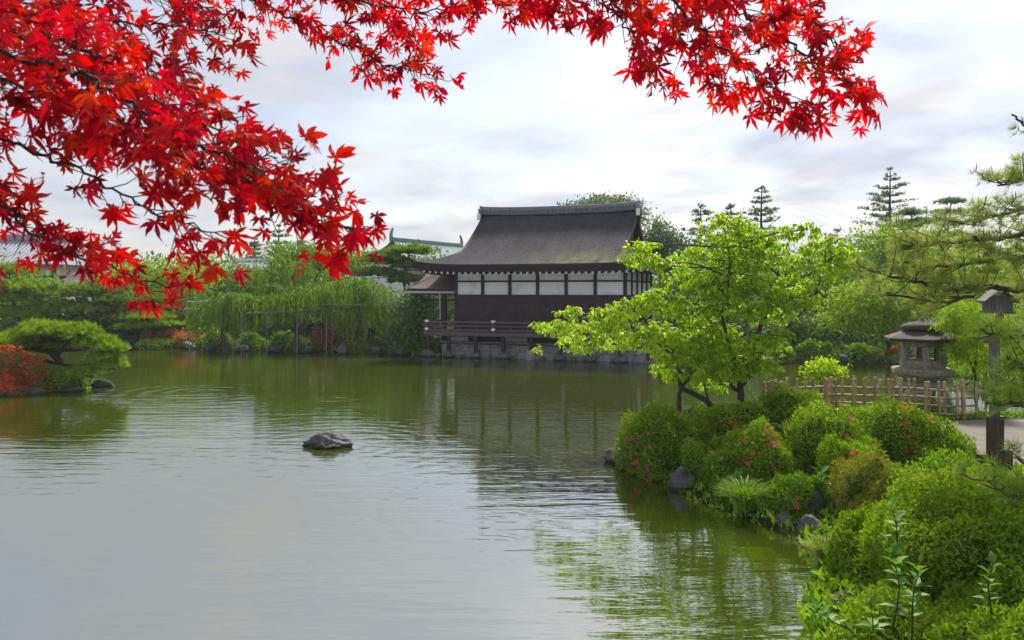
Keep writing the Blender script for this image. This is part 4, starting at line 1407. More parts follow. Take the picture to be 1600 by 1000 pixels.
# ------------------------------------------------------------------ the islet on the left
pads = px_blobs([(80, 522, 40, 16), (120, 522, 34, 15), (45, 530, 40, 16, 0.5), (150, 538, 30, 14), (175, 548, 24, 11, -0.3), (20, 542, 34, 15), (110, 540, 44, 12, 1.0), (165, 562, 26, 10, -0.4), (140, 584, 26, 9, -0.6), (178, 574, 20, 8, -0.5), (112, 588, 18, 7, -0.4), (15, 562, 26, 9, 0.8), (62, 515, 26, 12, 0.6), (-20, 540, 34, 18, 0.4)], 25.8, 0.9)
pad_pine('islet_pine', 'low spreading bright green pine with twisted dark trunk on the islet', pads, 'pine_light', 8500, 0.20, None, base=at(97, 600, 26.2)[:2], r=0.16, tilt=1.3)
shrub('azalea_shrub', 'azalea covered in red flowers at the left islet edge', (-15.75, 24.8, 0.1), (1.3, 0.85, 1.12), 6500, 0.06, 'azalea_red', None, 280, 0.06, True, seed=3, face=(0.15, -0.85, 0.4))
shrub('azalea_shrub', 'small dark shrub between red azalea and islet pine trunk', (-14.4, 25.3, 0.1), (0.6, 0.5, 0.6), 2200, 0.06, 'azalea_dark', None, 6, 0.045, True, seed=5)
shrub('azalea_shrub', 'dark green shrub at the rear of the islet', (-17.5, 27.0, 0.3), (1.5, 1.0, 1.0), 3000, 0.07, 'azalea_dark', None, seed=8)
for k, (x, y, s, lab) in enumerate([(-13.75, 25.0, 0.36, 'dark rock at the tip of the islet'), (-14.5, 24.35, 0.34, 'dark rock below the small islet shrub'), (-15.4, 24.05, 0.32, 'dark rock under the red azalea'),
                                    (-13.4, 26.2, 0.4, 'dark rock under the islet pine'), (-16.3, 23.85, 0.3, 'dark rock at the left photo edge below the red azalea')]):
    rock('shore_rock', lab, (x, y, 0.02), (s, s * 0.8, s * 0.65), 140 + k, 'rock_dark', 'rocks around the islet')

# ------------------------------------------------------------------ lone rock in the pond
p = at(510, 697, 16.4)
rock('pond_rock', 'lone grey rock rising from open water', (p[0], 16.4, 0.0), (0.56, 0.40, 0.27), 21, 'rock', rough=1.1)

# ------------------------------------------------------------------ right bank: lantern
LX, LY = at(1441, 452, 18.0)[0], 18.0
lan = thing('stone_lantern', 'broad stone snow-viewing lantern on arched legs behind the bamboo fence', 'lantern', (LX, LY, 0.3), R(12))


def hexa(r, z, n=6, a0=0.0):
    return [(r * math.cos(a0 + k * 2 * math.pi / n), r * math.sin(a0 + k * 2 * math.pi / n), z) for k in range(n)]


LZ = 0.3
mb = MB()                                           # arched legs: a dome cut by four arches
for k in range(4):
    a0 = k * math.pi / 2 + math.pi / 4
    rings_ = []
    for t in np.linspace(0, 1, 9):
        rad = 0.30 + 0.36 * math.sin(t * math.pi / 2)
        z = 0.78 - 0.78 * (1 - math.cos(t * math.pi / 2))
        hw = 0.30 - 0.15 * t
        c_, s_ = math.cos(a0), math.sin(a0)
        q = []
        for u, w in ((0.0, -hw), (0.0, hw), (-0.14, hw), (-0.14, -hw)):
            q.append(((rad + u) * c_ - w * s_, (rad + u) * s_ + w * c_, z + (0.0 if u == 0 else -0.05)))
        rings_.append(q)
    MB().rings(rings_).build('leg', M['granite'], lan, bevel=0.02)
MB().rings([hexa(0.34, 0.66, 24), hexa(0.46, 0.72, 24), hexa(0.44, 0.83, 24)]).build('leg_crown', M['granite'], lan, True)
MB().rings([hexa(0.40, 0.83), hexa(0.50, 0.90), hexa(0.68, 1.00), hexa(0.70, 1.10), hexa(0.66, 1.13), hexa(0.52, 1.15)]).build('platform', M['granite'], lan, bevel=0.012)
fire = MB().rings([hexa(0.50, 1.151), hexa(0.50, 1.32)]).build('light_box_base', M['granite'], lan)
MB().rings([hexa(0.50, 1.62), hexa(0.50, 1.74)]).build('light_box_top', M['granite'], lan)
hx = hexa(0.47, 0)
for k in range(6):
    x, y, _ = hx[k]
    MB().box(-0.065, 0.065, -0.065, 0.065, 1.32, 1.62).build('light_box_pillar', M['granite'], lan, loc=(x * 0.93, y * 0.93, 0), rot=(0, 0, k * math.pi / 3))
    x2, y2, _ = hx[(k + 1) % 6]
    if k % 2 == 0:
        mxp, myp = (x + x2) / 2, (y + y2) / 2
        MB().box(-0.012, 0.012, -0.012, 0.012, 1.32, 1.62).build('window_bar', M['granite_dark'], lan, loc=(mxp * 0.97, myp * 0.97, 0), rot=(0, 0, (k + 0.5) * math.pi / 3))
roofp = []
for r_, z_ in ((0.50, 1.74), (0.82, 1.735), (0.84, 1.80), (0.60, 1.90), (0.40, 1.97), (0.36, 1.99)):
    roofp.append(hexa(r_, z_, 12) if False else hexa(r_, z_, 6))
for k, (x, y, z) in enumerate(roofp[2]):
    roofp[2][k] = (x * 1.02, y * 1.02, z + 0.01)
MB().rings(roofp).build('roof', M['granite_dark'], lan, bevel=0.015)
MB().rings([hexa(0.30, 1.985, 16), hexa(0.44, 2.01, 16), hexa(0.44, 2.07, 16), hexa(0.30, 2.14, 16), hexa(0.10, 2.18, 16), hexa(0.06, 2.24, 16), hexa(0.01, 2.28, 16)]).build('finial', M['granite_dark'], lan, True)

# ------------------------------------------------------------------ bamboo fence
fence = thing('bamboo_fence', 'low open bamboo lattice fence in front of the stone lantern', 'fence', (0, 0, 0))
FP = [(1195, 15.7), (1213, 16.05), (1231, 16.4), (1305, 16.6), (1350, 16.5), (1430, 16.25), (1508, 15.95), (1526, 16.05)]
fpx = [p[0] for p in FP]


def fence_pt(px):
    D = float(np.interp(px, fpx, [p[1] for p in FP]))
    return (px - 800) / FPX * D, D


post_px = [1195, 1200, 1205, 1210, 1214, 1219, 1223, 1227, 1231, 1244, 1258, 1271, 1288, 1291, 1302, 1306, 1319, 1330, 1338, 1349, 1352, 1367, 1378, 1388, 1397, 1405, 1409, 1417, 1431, 1444, 1454, 1467, 1479, 1493, 1508, 1524]
for k, px in enumerate(post_px):
    x, y = fence_pt(px)
    thick = 0.045 if px in (1508, 1302, 1195) else 0.028 + 0.006 * random.random()
    off = (-0.045 if k % 2 else 0.045)
    top = 1.33 + 0.07 * random.random() + (0.02 if px == 1508 else 0)
    lean = random.uniform(-0.03, 0.03)
    zz = [0.5, 0.72, 0.735, 0.75, 1.0, 1.015, 1.03, top - 0.02, top]
    rr = [1, 1, 1.16, 1, 1, 1.16, 1, 0.95, 0.9]
    MB().tube([(x + lean * (z - 0.5) * 1.2, y + off, z) for z in zz], [thick * q for q in rr], 8).build('bamboo_post', M['bamboo'], fence, True)
for z in (0.70, 0.86, 1.02, 1.18):
    seg = [(1193, 1232)] if z in (0.86, 1.18) else [(1193, 1232)]
    seg += [(1231, 1380), (1376, 1526)]
    for a, b in seg:
        pxs = np.linspace(a, b, 6)
        pts = [(*fence_pt(q), z + 0.012 * math.sin(q * 0.05)) for q in pxs]
        MB().tube(pts, 0.019, 7).build('bamboo_rail', M['bamboo'], fence, True)

# ------------------------------------------------------------------ wooden lamp post
PX, PY = at(1554, 452, 11.9)[0], 11.9
lp = thing('wooden_lamp_post', 'silvered wooden lamp post with gabled lantern box beside the path', 'lamp post', (PX, PY, 0.6), R(-14))
MB().box(-0.06, 0.06, -0.06, 0.06, 0.0, 2.15).build('post', M['greywood'], lp, bevel=0.006)
for sx in (-1, 1):
    MB().box(sx * 0.068 - 0.006, sx * 0.068 + 0.03 * sx + 0.006, -0.075, 0.075, -0.1, 0.72).build('post_brace', M['brownwood'], lp)
MB().box(-0.098, 0.098, -0.10, -0.077, -0.1, 0.70).build('post_brace', M['brownwood'], lp)
MB().box(-0.16, 0.24, -0.15, 0.15, 2.24, 2.28).build('box_floor', M['greywood'], lp)
MB().box(-0.13, 0.21, -0.12, 0.12, 2.28, 2.45).build('lamp_box', M['greywood'], lp)
MB().face_set([(-0.13, -0.121, 2.45), (0.21, -0.121, 2.45), (0.04, -0.121, 2.58), (-0.13, 0.121, 2.45), (0.21, 0.121, 2.45), (0.04, 0.121, 2.58)], [(0, 1, 2), (5, 4, 3), (0, 2, 5, 3), (1, 4, 5, 2)]).build('gable', M['greywood'], lp)
for sx in (-1, 1):
    a = (0.04, 2.63)
    b = (0.04 + sx * 0.23, 2.43)
    MB().face_set([(a[0], -0.2, a[1]), (b[0], -0.2, b[1]), (b[0], 0.2, b[1]), (a[0], 0.2, a[1]), (a[0], -0.2, a[1] - 0.03), (b[0], -0.2, b[1] - 0.03), (b[0], 0.2, b[1] - 0.03), (a[0], 0.2, a[1] - 0.03)],
                  [(0, 1, 2, 3), (7, 6, 5, 4), (0, 4, 5, 1), (1, 5, 6, 2), (2, 6, 7, 3)]).build('roof_board', M['greywood'], lp)
MB().box(-0.15, -0.062, -0.06, 0.06, 1.80, 2.02).build('switch_box', M['greywood'], lp)
MB().tube([(0.02, 0, 2.1), (0.085, 0, 2.24)], 0.05, 6).build('bracket', M['greywood'], lp)
for k, (px, D, h, lab) in enumerate([(1534, 11.3, 0.26, 'short brown stake left of the lamp post foot'), (1574, 11.4, 0.30, 'short brown stake right of the lamp post foot')]):
    q = at(px, 452, D)
    s = MB().box(-0.05, 0.05, -0.05, 0.05, -0.1, h).box(-0.055, 0.055, -0.055, 0.055, h, h + 0.015).build('path_stake', M['brownwood'], None, loc=(q[0], D, 0.6))
    tag(s, lab, 'stake', 'stakes along the path')

# ------------------------------------------------------------------ right bank: azalea mounds
RG = 'azalea mounds on the right bank'


def bank_shrub(lab, x, yt, D, w, dep, n, leaf, mat, zb=0.15, fl=0, seed=0, red=False, **kw):
    p = at(x, yt, D)
    return shrub('azalea_shrub', lab, (p[0], D, zb), (w * D / FPX / 2 * 0.9, dep * 0.9, (p[2] - zb) * 0.89), n, leaf, mat, RG, fl, 0.042, red, seed=seed, **kw)


bank_shrub('azalea mound with pink flowers at the tip of the right bank', 1042, 640, 14.2, 138, 0.95, 13000, 0.052, 'azalea', -0.1, 26, 11)
bank_shrub('mound with coral flowers on top, below the lime tree trunks', 1135, 628, 15.3, 135, 0.8, 8000, 0.052, 'azalea', 0.2, 34, 12, True)
bank_shrub('dark green mound low at the water between tip and grass', 1116, 684, 12.95, 115, 0.75, 10000, 0.048, 'azalea_dark', -0.15, 3, 13)
bank_shrub('azalea with many pale pink flowers above the grass clump', 1190, 664, 12.4, 110, 0.85, 11000, 0.05, 'azalea', -0.1, 40, 14)
bank_shrub('yellow-green mound against the left end of the bamboo fence', 1245, 614, 15.1, 150, 0.6, 8000, 0.052, 'azalea_near', 0.3, 5, 15, True)
bank_shrub('low mound with red flowers in front of the fence', 1335, 634, 14.7, 130, 0.55, 6000, 0.05, 'azalea_near', 0.3, 16, 16, True)
bank_shrub('big dark mound in the middle of the right bank', 1292, 652, 12.4, 165, 0.9, 13000, 0.048, 'azalea', -0.05, 14, 17)
bank_shrub('big dark mound with red flowers next to the path', 1440, 642, 12.3, 165, 0.9, 13000, 0.048, 'azalea', 0.2, 18, 18, True)
bank_shrub('flowering azalea spilling beside the bronze mound', 1335, 690, 11.4, 90, 0.6, 6000, 0.046, 'azalea_near', 0.2, 8, 19)
bank_shrub('bronze-brown clipped mound above the square rock', 1362, 704, 10.5, 152, 0.78, 13000, 0.042, 'azalea_brown', -0.1, 0, 20, tmpl=(SLIM_V * [1.5, 1, 1], DIAMOND_F))
bank_shrub('dark low filler shrub between the square rock and big mound', 1245, 728, 11.3, 125, 0.6, 9500, 0.045, 'azalea_dark', -0.1, 5, 21)
bank_shrub('low dark shrub behind the drooping grass clump', 1175, 740, 11.9, 110, 0.5, 7000, 0.045, 'azalea_dark', -0.1, 0, 23)
bank_shrub('dark shrub behind the nearest mound', 1480, 728, 9.8, 170, 0.8, 9000, 0.045, 'azalea_dark', 0.1, 0, 22)
NG = 'near mounds in the bottom right corner'
shrub('azalea_shrub', 'large yellow-green mound nearest the camera, bottom right', (4.5, 7.7, -0.1), (1.2, 1.0, 1.5), 26000, 0.042, 'azalea_near', NG, 7, 0.03, True, 0.12, seed=31, tmpl=(BROAD_V, BROAD_F))
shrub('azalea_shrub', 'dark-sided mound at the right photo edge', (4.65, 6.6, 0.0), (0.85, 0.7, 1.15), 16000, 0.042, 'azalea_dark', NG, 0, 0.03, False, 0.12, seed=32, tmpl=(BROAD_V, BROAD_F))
shrub('azalea_shrub', 'low leafy mound along the bottom photo edge', (3.55, 6.5, -0.15), (0.72, 0.6, 0.85), 13000, 0.04, 'azalea_near', NG, 4, 0.03, True, 0.14, seed=33, tmpl=(BROAD_V, BROAD_F))
shrub('azalea_shrub', 'lowest leafy mound under the tall shoots', (3.95, 5.7, 0.0), (0.85, 0.5, 0.75), 13000, 0.038, 'azalea_near', NG, 3, 0.03, True, 0.14, seed=35, tmpl=(BROAD_V, BROAD_F))
shrub('azalea_shrub', 'small green mound leaning over the mossy bank', (3.85, 8.75, -0.1), (0.45, 0.5, 0.9), 7000, 0.04, 'azalea_near', NG, 1, 0.03, False, seed=34)

# grasses and shore details
blades('grass_clump', 'drooping grass clump at the waterline below the pale pink azalea', (3.28, 11.25, 0.12), 420, 0.6, 0.45, 'azalea_dark', width=0.010)
blades('grass_clump', 'short yellowish grass clump on the mossy bank edge', (3.62, 9.25, 0.12), 300, 0.28, 0.3, width=0.008)
blades('grass_clump', 'long grass blades sprouting from the nearest mound', (4.4, 8.1, 1.15), 70, 0.32, 0.4, width=0.010)
blades('grass_clump', 'thin grass blades between the flowering mounds', at(1105, 690, 14.2) + [0, 0, 0.1], 40, 0.4, 0.3, width=0.012)
blades('grass_clump', 'thin grass blades on top of the big dark mound', at(1235, 690, 12.4) + [0, 0, 0.1], 40, 0.4, 0.3, width=0.010)
blades('grass_clump', 'broad upright blades in front of the lamp post', (5.9, 9.2, 0.85), 26, 0.55, 0.3, width=0.022)
SG = 'rocks along the right bank'
for k, (x, y, D, s, m, lab) in enumerate([(966, 712, 14.9, (0.24, 0.22, 0.19), 'rock', 'pale rock at the very tip of the right bank'), (984, 722, 14.35, (0.20, 0.2, 0.16), 'rock', 'reddish-grey rock just right of the tip rock'),
                                          (1068, 762, 12.85, (0.26, 0.25, 0.30), 'rock', 'upright grey rock under the flowering tip mound'), (1050, 765, 13.6, (0.2, 0.2, 0.2), 'rock_dark', 'dark rock at the waterline left of the upright rock'),
                                          (1110, 785, 12.7, (0.3, 0.25, 0.2), 'rock_dark', 'dark rock under the low dark mound'), (1230, 826, 10.75, (0.17, 0.16, 0.17), 'rock', 'small rounded rock left of the square rock'),
                                          (1268, 826, 10.35, (0.2, 0.2, 0.24), 'rock', 'square-faced grey rock at the waterline'), (1272, 785, 10.9, (0.22, 0.2, 0.2), 'rock_dark', 'dark rock sitting above the square rock'),
                                          (1150, 800, 12.2, (0.25, 0.2, 0.16), 'rock_dark', 'dark rock behind the drooping grass'), (1320, 860, 9.6, (0.22, 0.2, 0.16), 'rock_dark', 'mossy rock beside the short grass clump'),
                                          (1200, 822, 11.4, (0.2, 0.2, 0.14), 'rock_dark', 'low dark rock right of the drooping grass')]):
    q = at(x, y, D)
    rock('shore_rock', lab, (q[0], D, max(0.07, q[2] - s[2] * 0.1)), tuple(np.array(s) * (1.2 if k in (0, 1) else 1.0)), 200 + k, m, SG)


# broad-leaved shoots near the camera
leaf_me = []
for k in range(4):
    V = BROAD_V.copy()
    V[:, 0] *= 0.85 + 0.1 * k
    V[3, 2] = -0.1 - 0.1 * k
    me = np_mesh('leaf', V, BROAD_F, True)
    me.materials.append(M['broad'])
    leaf_me.append(me)


def shoot(label, base, tip_, n, size):
    root = thing('leafy_shoot', label, 'plant', tuple(base), 0, 'leafy shoots by the near mounds')
    b, t = np.zeros(3), np.array(tip_) - np.array(base)
    p = smooth_path([b, t * 0.5 + rng.normal(size=3) * 0.03, t], 4)
    MB().tube(p, np.linspace(0.007, 0.003, len(p)), 6).build('stem', M['twig'], root, True)
    for i in range(n):
        u = 0.3 + 0.7 * i / max(1, n - 1)
        q = p[min(len(p) - 1, int(u * (len(p) - 1)))] + t * 0.0
        a = i * 2.4 + rng.random() * 0.5
        el = 0.2 + 0.9 * u ** 3
        d = np.array([math.cos(a) * math.cos(el), math.sin(a) * math.cos(el), math.sin(el)])
        fr = frames(d[None], np.array([[0, 0, 1.0]]) + rng.normal(size=(1, 3)) * 0.25)[0]
        e = Matrix([list(r_) for r_ in fr]).to_euler()
        link('leaf', leaf_me[i % 4], None, root, tuple(q), e, [size * (0.8 + 0.4 * rng.random())] * 3)
    return root


shoot('tall leafy shoot in front of the nearest mound', at(1395, 985, 6.0), at(1388, 850, 6.0), 20, 0.115)
shoot('leafy shoot with reddish stem right of the tall shoot', at(1425, 1000, 5.8), at(1438, 880, 5.9), 17, 0.11)
shoot('upper leafy shoot rising over the nearest mound', at(1402, 860, 6.4), at(1392, 790, 6.4), 14, 0.11)
shoot('leafy shoot reaching out over the water at the bottom', at(1330, 985, 6.2), at(1275, 955, 6.2), 14, 0.115)
shoot('small leafy shoot at the foot of the nearest mound', at(1365, 980, 6.0), at(1360, 935, 6.0), 10, 0.13)
shoot('dark leafy shoot at the right photo edge', at(1550, 960, 5.8), at(1552, 880, 5.8), 12, 0.10)
shoot('leafy shoot beside the bronze mound', at(1275, 770, 11.0), at(1282, 735, 11.0), 12, 0.16)

# small round tree behind the fence and low plants
broad_tree('small_tree', 'small round bright green tree behind the left part of the fence', 'tree', px_blobs([(1287, 575, 25, 13), (1275, 585, 18, 10), (1300, 583, 18, 10)], 17.6), 'lime', 1800, 0.075, None, r=0.03)
broad_tree('small_tree', 'feathery green sapling overlapping the right side of the lantern', 'tree', px_blobs([(1505, 490, 26, 16), (1485, 512, 22, 12), (1515, 522, 28, 18), (1495, 545, 20, 14), (1530, 555, 28, 22), (1545, 500, 22, 22)], 17.2), 'tree_light', 5200, 0.085, None, base=(10.3, 17.6), r=0.035, tmpl=(SLIM_V * [1.6, 1, 1], DIAMOND_F), droop=0.6)
shrub('azalea_shrub', 'low plant with red flowers behind the fence', (8.3, 17.2, 0.35), (1.0, 0.4, 0.45), 2600, 0.05, 'azalea_near', None, 14, 0.04, True, seed=41)
shrub('azalea_shrub', 'low green plant at the foot of the lantern', (6.9, 17.5, 0.3), (0.7, 0.4, 0.42), 1800, 0.05, 'azalea_near', None, seed=42)

# ------------------------------------------------------------------ the lime-green tree
lime = thing('lime_green_tree', 'fresh lime-green tree leaning over the pond with drooping leaf clusters', 'tree', (0, 0, 0))
LD = 16.0
lb = [(1130, 358, 40, 24), (1150, 385, 50, 26), (1095, 405, 45, 22), (1185, 365, 34, 18), (1215, 400, 46, 24), (1150, 425, 60, 24), (1250, 360, 26, 12), (1290, 385, 36, 20), (1300, 410, 34, 20), (1265, 430, 44, 20),
      (1075, 435, 34, 16), (1210, 445, 50, 18), (1004, 385, 26, 9), (1000, 405, 30, 13), (1030, 412, 20, 10),
      (1040, 465, 40, 16), (1000, 478, 42, 16), (1075, 485, 40, 18), (955, 488, 36, 12), (940, 510, 34, 13), (890, 488, 20, 9), (880, 512, 42, 14), (905, 535, 34, 13), (845, 508, 16, 6), (842, 545, 9, 5), (965, 530, 40, 16), (1010, 520, 44, 20),
      (1100, 515, 56, 22), (1050, 545, 46, 20), (1140, 540, 56, 22), (1190, 540, 40, 18), (1090, 575, 46, 16), (1040, 575, 26, 10), (1160, 565, 46, 14), (1215, 525, 22, 12), (1110, 600, 30, 10), (1150, 475, 50, 22), (1200, 490, 40, 18), (1240, 465, 40, 16), (1120, 450, 44, 18), (1095, 545, 50, 20), (1170, 400, 50, 26), (1325, 400, 20, 14), (1130, 582, 46, 13), (1062, 588, 28, 10), (1185, 572, 34, 11)]
blobs = [(at(x, y, LD + d), (rx * LD / FPX, rx * LD / FPX * 1.1, ry * LD / FPX)) for (x, y, rx, ry), d in zip(lb, rng.normal(size=len(lb)) * 0.6 - 0.15)]


def P3(x, y, d=0.0):
    return at(x, y, LD + d)


stems = [
    ([P3(1160, 640), P3(1157, 605), P3(1160, 585), P3(1178, 545), P3(1190, 505), P3(1206, 470), P3(1215, 430)], 0.078, 0.023),
    ([P3(1160, 600), P3(1172, 585), P3(1183, 560), P3(1225, 515, 0.2), P3(1268, 470, 0.3), P3(1290, 410, 0.3)], 0.055, 0.016),
    ([P3(1158, 612), P3(1142, 600), P3(1150, 570, -0.3), P3(1130, 500, -0.4), P3(1140, 420, -0.3), P3(1132, 355, -0.2)], 0.055, 0.016),
    ([P3(1115, 640, -0.5), P3(1098, 622, -0.5), P3(1064, 606, -0.5), P3(1062, 585, -0.5), P3(1050, 555, -0.4), P3(1000, 520, -0.2), P3(940, 510)], 0.058, 0.016),
    ([P3(1062, 650, -0.5), P3(1061, 625, -0.5), P3(1064, 606, -0.5), P3(1085, 580, -0.5), P3(1100, 540, -0.5)], 0.047, 0.020),
    ([P3(1108, 632, -0.5), P3(1100, 600, -0.6), P3(1090, 560, -0.6)], 0.023, 0.009),
]
spts = []
for pts, r0, r1 in stems:
    p = smooth_path(pts, 6)
    p = p + rng.normal(size=p.shape) * 0.008
    MB().tube(p, np.linspace(r0, r1, len(p)), 8).build('stem', M['bark'], lime, True)
    spts.append(p)
SP = np.vstack(spts)
SP = SP[SP[:, 2] > 1.3]
for c, r in blobs:                                  # a branch out to every spray of leaves
    c = np.array(c)
    k = np.argmin(np.linalg.norm(SP - c, axis=1) + 0.9 * np.maximum(0, SP[:, 2] - c[2]) + 0.2 * np.abs(SP[:, 0] - 4.6))
    mb = MB()
    limb(mb, SP[k], c, 0.022, 0.008, 0.03)
    for _ in range(5):
        limb(mb, c, c + rng.normal(size=3) * np.array(r) * 0.6, 0.008, 0.003, 0.0, 3, 4)
    mb.build('branch', M['bark'], lime, True)
w = np.array([r[0] * r[2] for _, r in blobs]) ** 0.8
w /= w.sum()
P, A, Nn, S, LT = [], [], [], [], []
for (c, r), f in zip(blobs, w):
    for _ in range(max(6, int(3600 * f))):
        d = rand_dirs(1)[0]
        q = np.array(c) + d * np.array(r) * (0.35 + 0.75 * rng.random() ** 0.6)
        k = rng.integers(6, 10)
        a0 = rng.random() * 6.28
        sz = 0.092 * (0.7 + 0.6 * rng.random())
        for i in range(k):
            a = a0 + i * 6.283 / k + rng.normal() * 0.25
            el = -0.55 + rng.normal() * 0.4
            A.append((math.cos(a) * math.cos(el), math.sin(a) * math.cos(el), math.sin(el)))
            Nn.append((0.5 * math.cos(a), 0.5 * math.sin(a), 1.0 + 0.2 * rng.normal()))
            LT.append((a0 / 6.28) * 0.6 + 0.4 * rng.random())
            P.append(q + rng.normal(size=3) * 0.015)
            S.append(sz * (0.75 + 0.5 * rng.random()))
V, F, T = scatter(BROAD_V, BROAD_F, np.array(P), frames(np.array(A), np.array(Nn)), np.array(S), np.array(LT))
link('crown', np_mesh('crown', V, F, False, T), M['lime'], lime)

# ------------------------------------------------------------------ pines on the right, near the camera
candle_me = MB().tube([(0, 0, 0), (0, 0, 0.5), (0, 0, 1.0)], [0.07, 0.08, 0.03], 6).mesh('candle', True)
candle_me.materials.append(M['candle'])


def near_pine(name, label, trunk, limbs, n, size, mat='pine_near', candles=40, group=None, spread=0.16, trunk_r=0.16):
    root = thing(name, label, 'pine tree', (0, 0, 0), 0, group)
    if trunk is not None:
        p = smooth_path(trunk, 5)
        MB().tube(p, np.linspace(trunk_r, trunk_r * 0.5, len(p)), 9).build('trunk', M['pinebark'], root, True)
    P, A = [], []
    tot = sum(np.linalg.norm(np.diff(np.array(l[0]), axis=0), axis=1).sum() * l[3] for l in limbs)
    cds = []
    for pts, r0, r1, wgt in limbs:
        p = smooth_path(pts, 6)
        p = p + rng.normal(size=p.shape) * 0.012
        mb = MB()
        mb.tube(p, np.linspace(r0, r1, len(p)), 7)
        L = np.linalg.norm(np.diff(np.array(pts), axis=0), axis=1).sum()
        k = int(n * L * wgt / tot / 5)
        for _ in range(k):
            u = 0.12 + 0.88 * rng.random()
            q = p[int(u * (len(p) - 1))]
            dirn = p[min(len(p) - 1, int(u * (len(p) - 1)) + 2)] - p[max(0, int(u * (len(p) - 1)) - 2)]
            dirn = dirn / (np.linalg.norm(dirn) + 1e-9)
            side = unit(np.cross(dirn, [0, 0, 1.0]) * rng.choice([-1, 1]) + dirn * 0.6 + rng.normal(size=3) * 0.45 + [0, 0, 0.25])
            tl = spread * (1 + 3.0 * rng.random() * (1 - 0.4 * u))
            e = q + side * tl
            mb.tube(smooth_path([q, (q + e) / 2 - [0, 0, 0.02], e], 2), [0.009, 0.007, 0.006, 0.005, 0.004][:5], 4)
            for j in range(5):
                t = 0.5 + 0.5 * j / 4
                P.append(q + (e - q) * t + rng.normal(size=3) * 0.035)
                A.append(side * 0.8 + np.array([0, 0, 0.7]) + rng.normal(size=3) * 0.35)
            cds.append(e)
        mb.build('branch', M['pinebark'], root, True)
    P, A = np.array(P), np.array(A)
    parts = []
    for j in range(4):
        s = slice(j, None, 4)
        m = len(P[s])
        parts.append(scatter(*TUFT_NEAR[j], P[s], frames(A[s], rng.normal(size=(m, 3))), size * (0.75 + 0.5 * rng.random(m))))
    V, F, T = join(parts)
    link('needles', np_mesh('needles', V, F, False, T), M[mat], root)
    for i in rng.permutation(len(cds))[:candles]:
        link('candle', candle_me, None, root, tuple(cds[i]), (rng.normal() * 0.15, rng.normal() * 0.15, 0), [0.07, 0.07, 0.06 + 0.06 * rng.random()])
    return root


def L3(*p):
    return [at(*q) for q in p]


near_pine('overhanging_pine', 'olive pine whose dark boughs reach in from the right above the lantern',
          [(7.6, 9.6, 0.4), (7.3, 9.5, 2.0), (7.5, 9.5, 3.6), (7.2, 9.4, 5.2)],
          [(L3((1760, 440, 9.5), (1640, 455, 9.4), (1545, 447, 9.2), (1490, 452, 9.0), (1430, 440, 8.8), (1370, 425, 8.7)), 0.049, 0.012, 1.0),
           (L3((1560, 446, 9.2), (1525, 458, 9.0), (1480, 470, 8.8), (1430, 468, 8.7), (1360, 450, 8.6)), 0.025, 0.01, 0.8),
           (L3((1760, 350, 9.4), (1650, 365, 9.2), (1560, 370, 9.1), (1480, 378, 8.9), (1420, 385, 8.8)), 0.042, 0.012, 1.2),
           (L3((1740, 300, 9.4), (1650, 320, 9.3), (1570, 332, 9.2), (1500, 350, 9.0)), 0.035, 0.01, 1.2),
           (L3((1740, 270, 9.4), (1660, 272, 9.3), (1600, 280, 9.3), (1560, 290, 9.2)), 0.035, 0.01, 1.6),
           (L3((1640, 400, 9.0), (1560, 405, 8.8), (1480, 415, 8.6), (1400, 410, 8.6)), 0.028, 0.01, 1.1),
           (L3((1720, 200, 9.4), (1650, 205, 9.3), (1610, 200, 9.3), (1582, 180, 9.2)), 0.028, 0.01, 0.6)], 1150, 0.135, candles=150)
near_pine('low_pine', 'young green pine with long needles at the right photo edge below the lamp box',
          [(5.3, 5.9, 0.4), (5.2, 6.0, 1.4), (5.0, 6.1, 2.4), (4.95, 6.1, 3.0)],
          [(L3((1790, 560, 6.4), (1680, 545, 6.3), (1600, 530, 6.2), (1535, 512, 6.1)), 0.03, 0.008, 1.0),
           (L3((1790, 660, 6.4), (1680, 650, 6.3), (1600, 635, 6.2), (1540, 628, 6.1)), 0.03, 0.008, 1.2),
           (L3((1760, 600, 6.4), (1670, 585, 6.3), (1600, 570, 6.2), (1575, 560, 6.2)), 0.03, 0.008, 0.9),
           (L3((1780, 820, 6.0), (1680, 800, 5.9), (1600, 780, 5.8), (1530, 745, 5.7)), 0.03, 0.008, 1.2),
           (L3((1720, 760, 6.0), (1650, 735, 5.9), (1590, 720, 5.9)), 0.02, 0.008, 0.8)], 420, 0.125, 'pine', candles=8, spread=0.09, trunk_r=0.09)

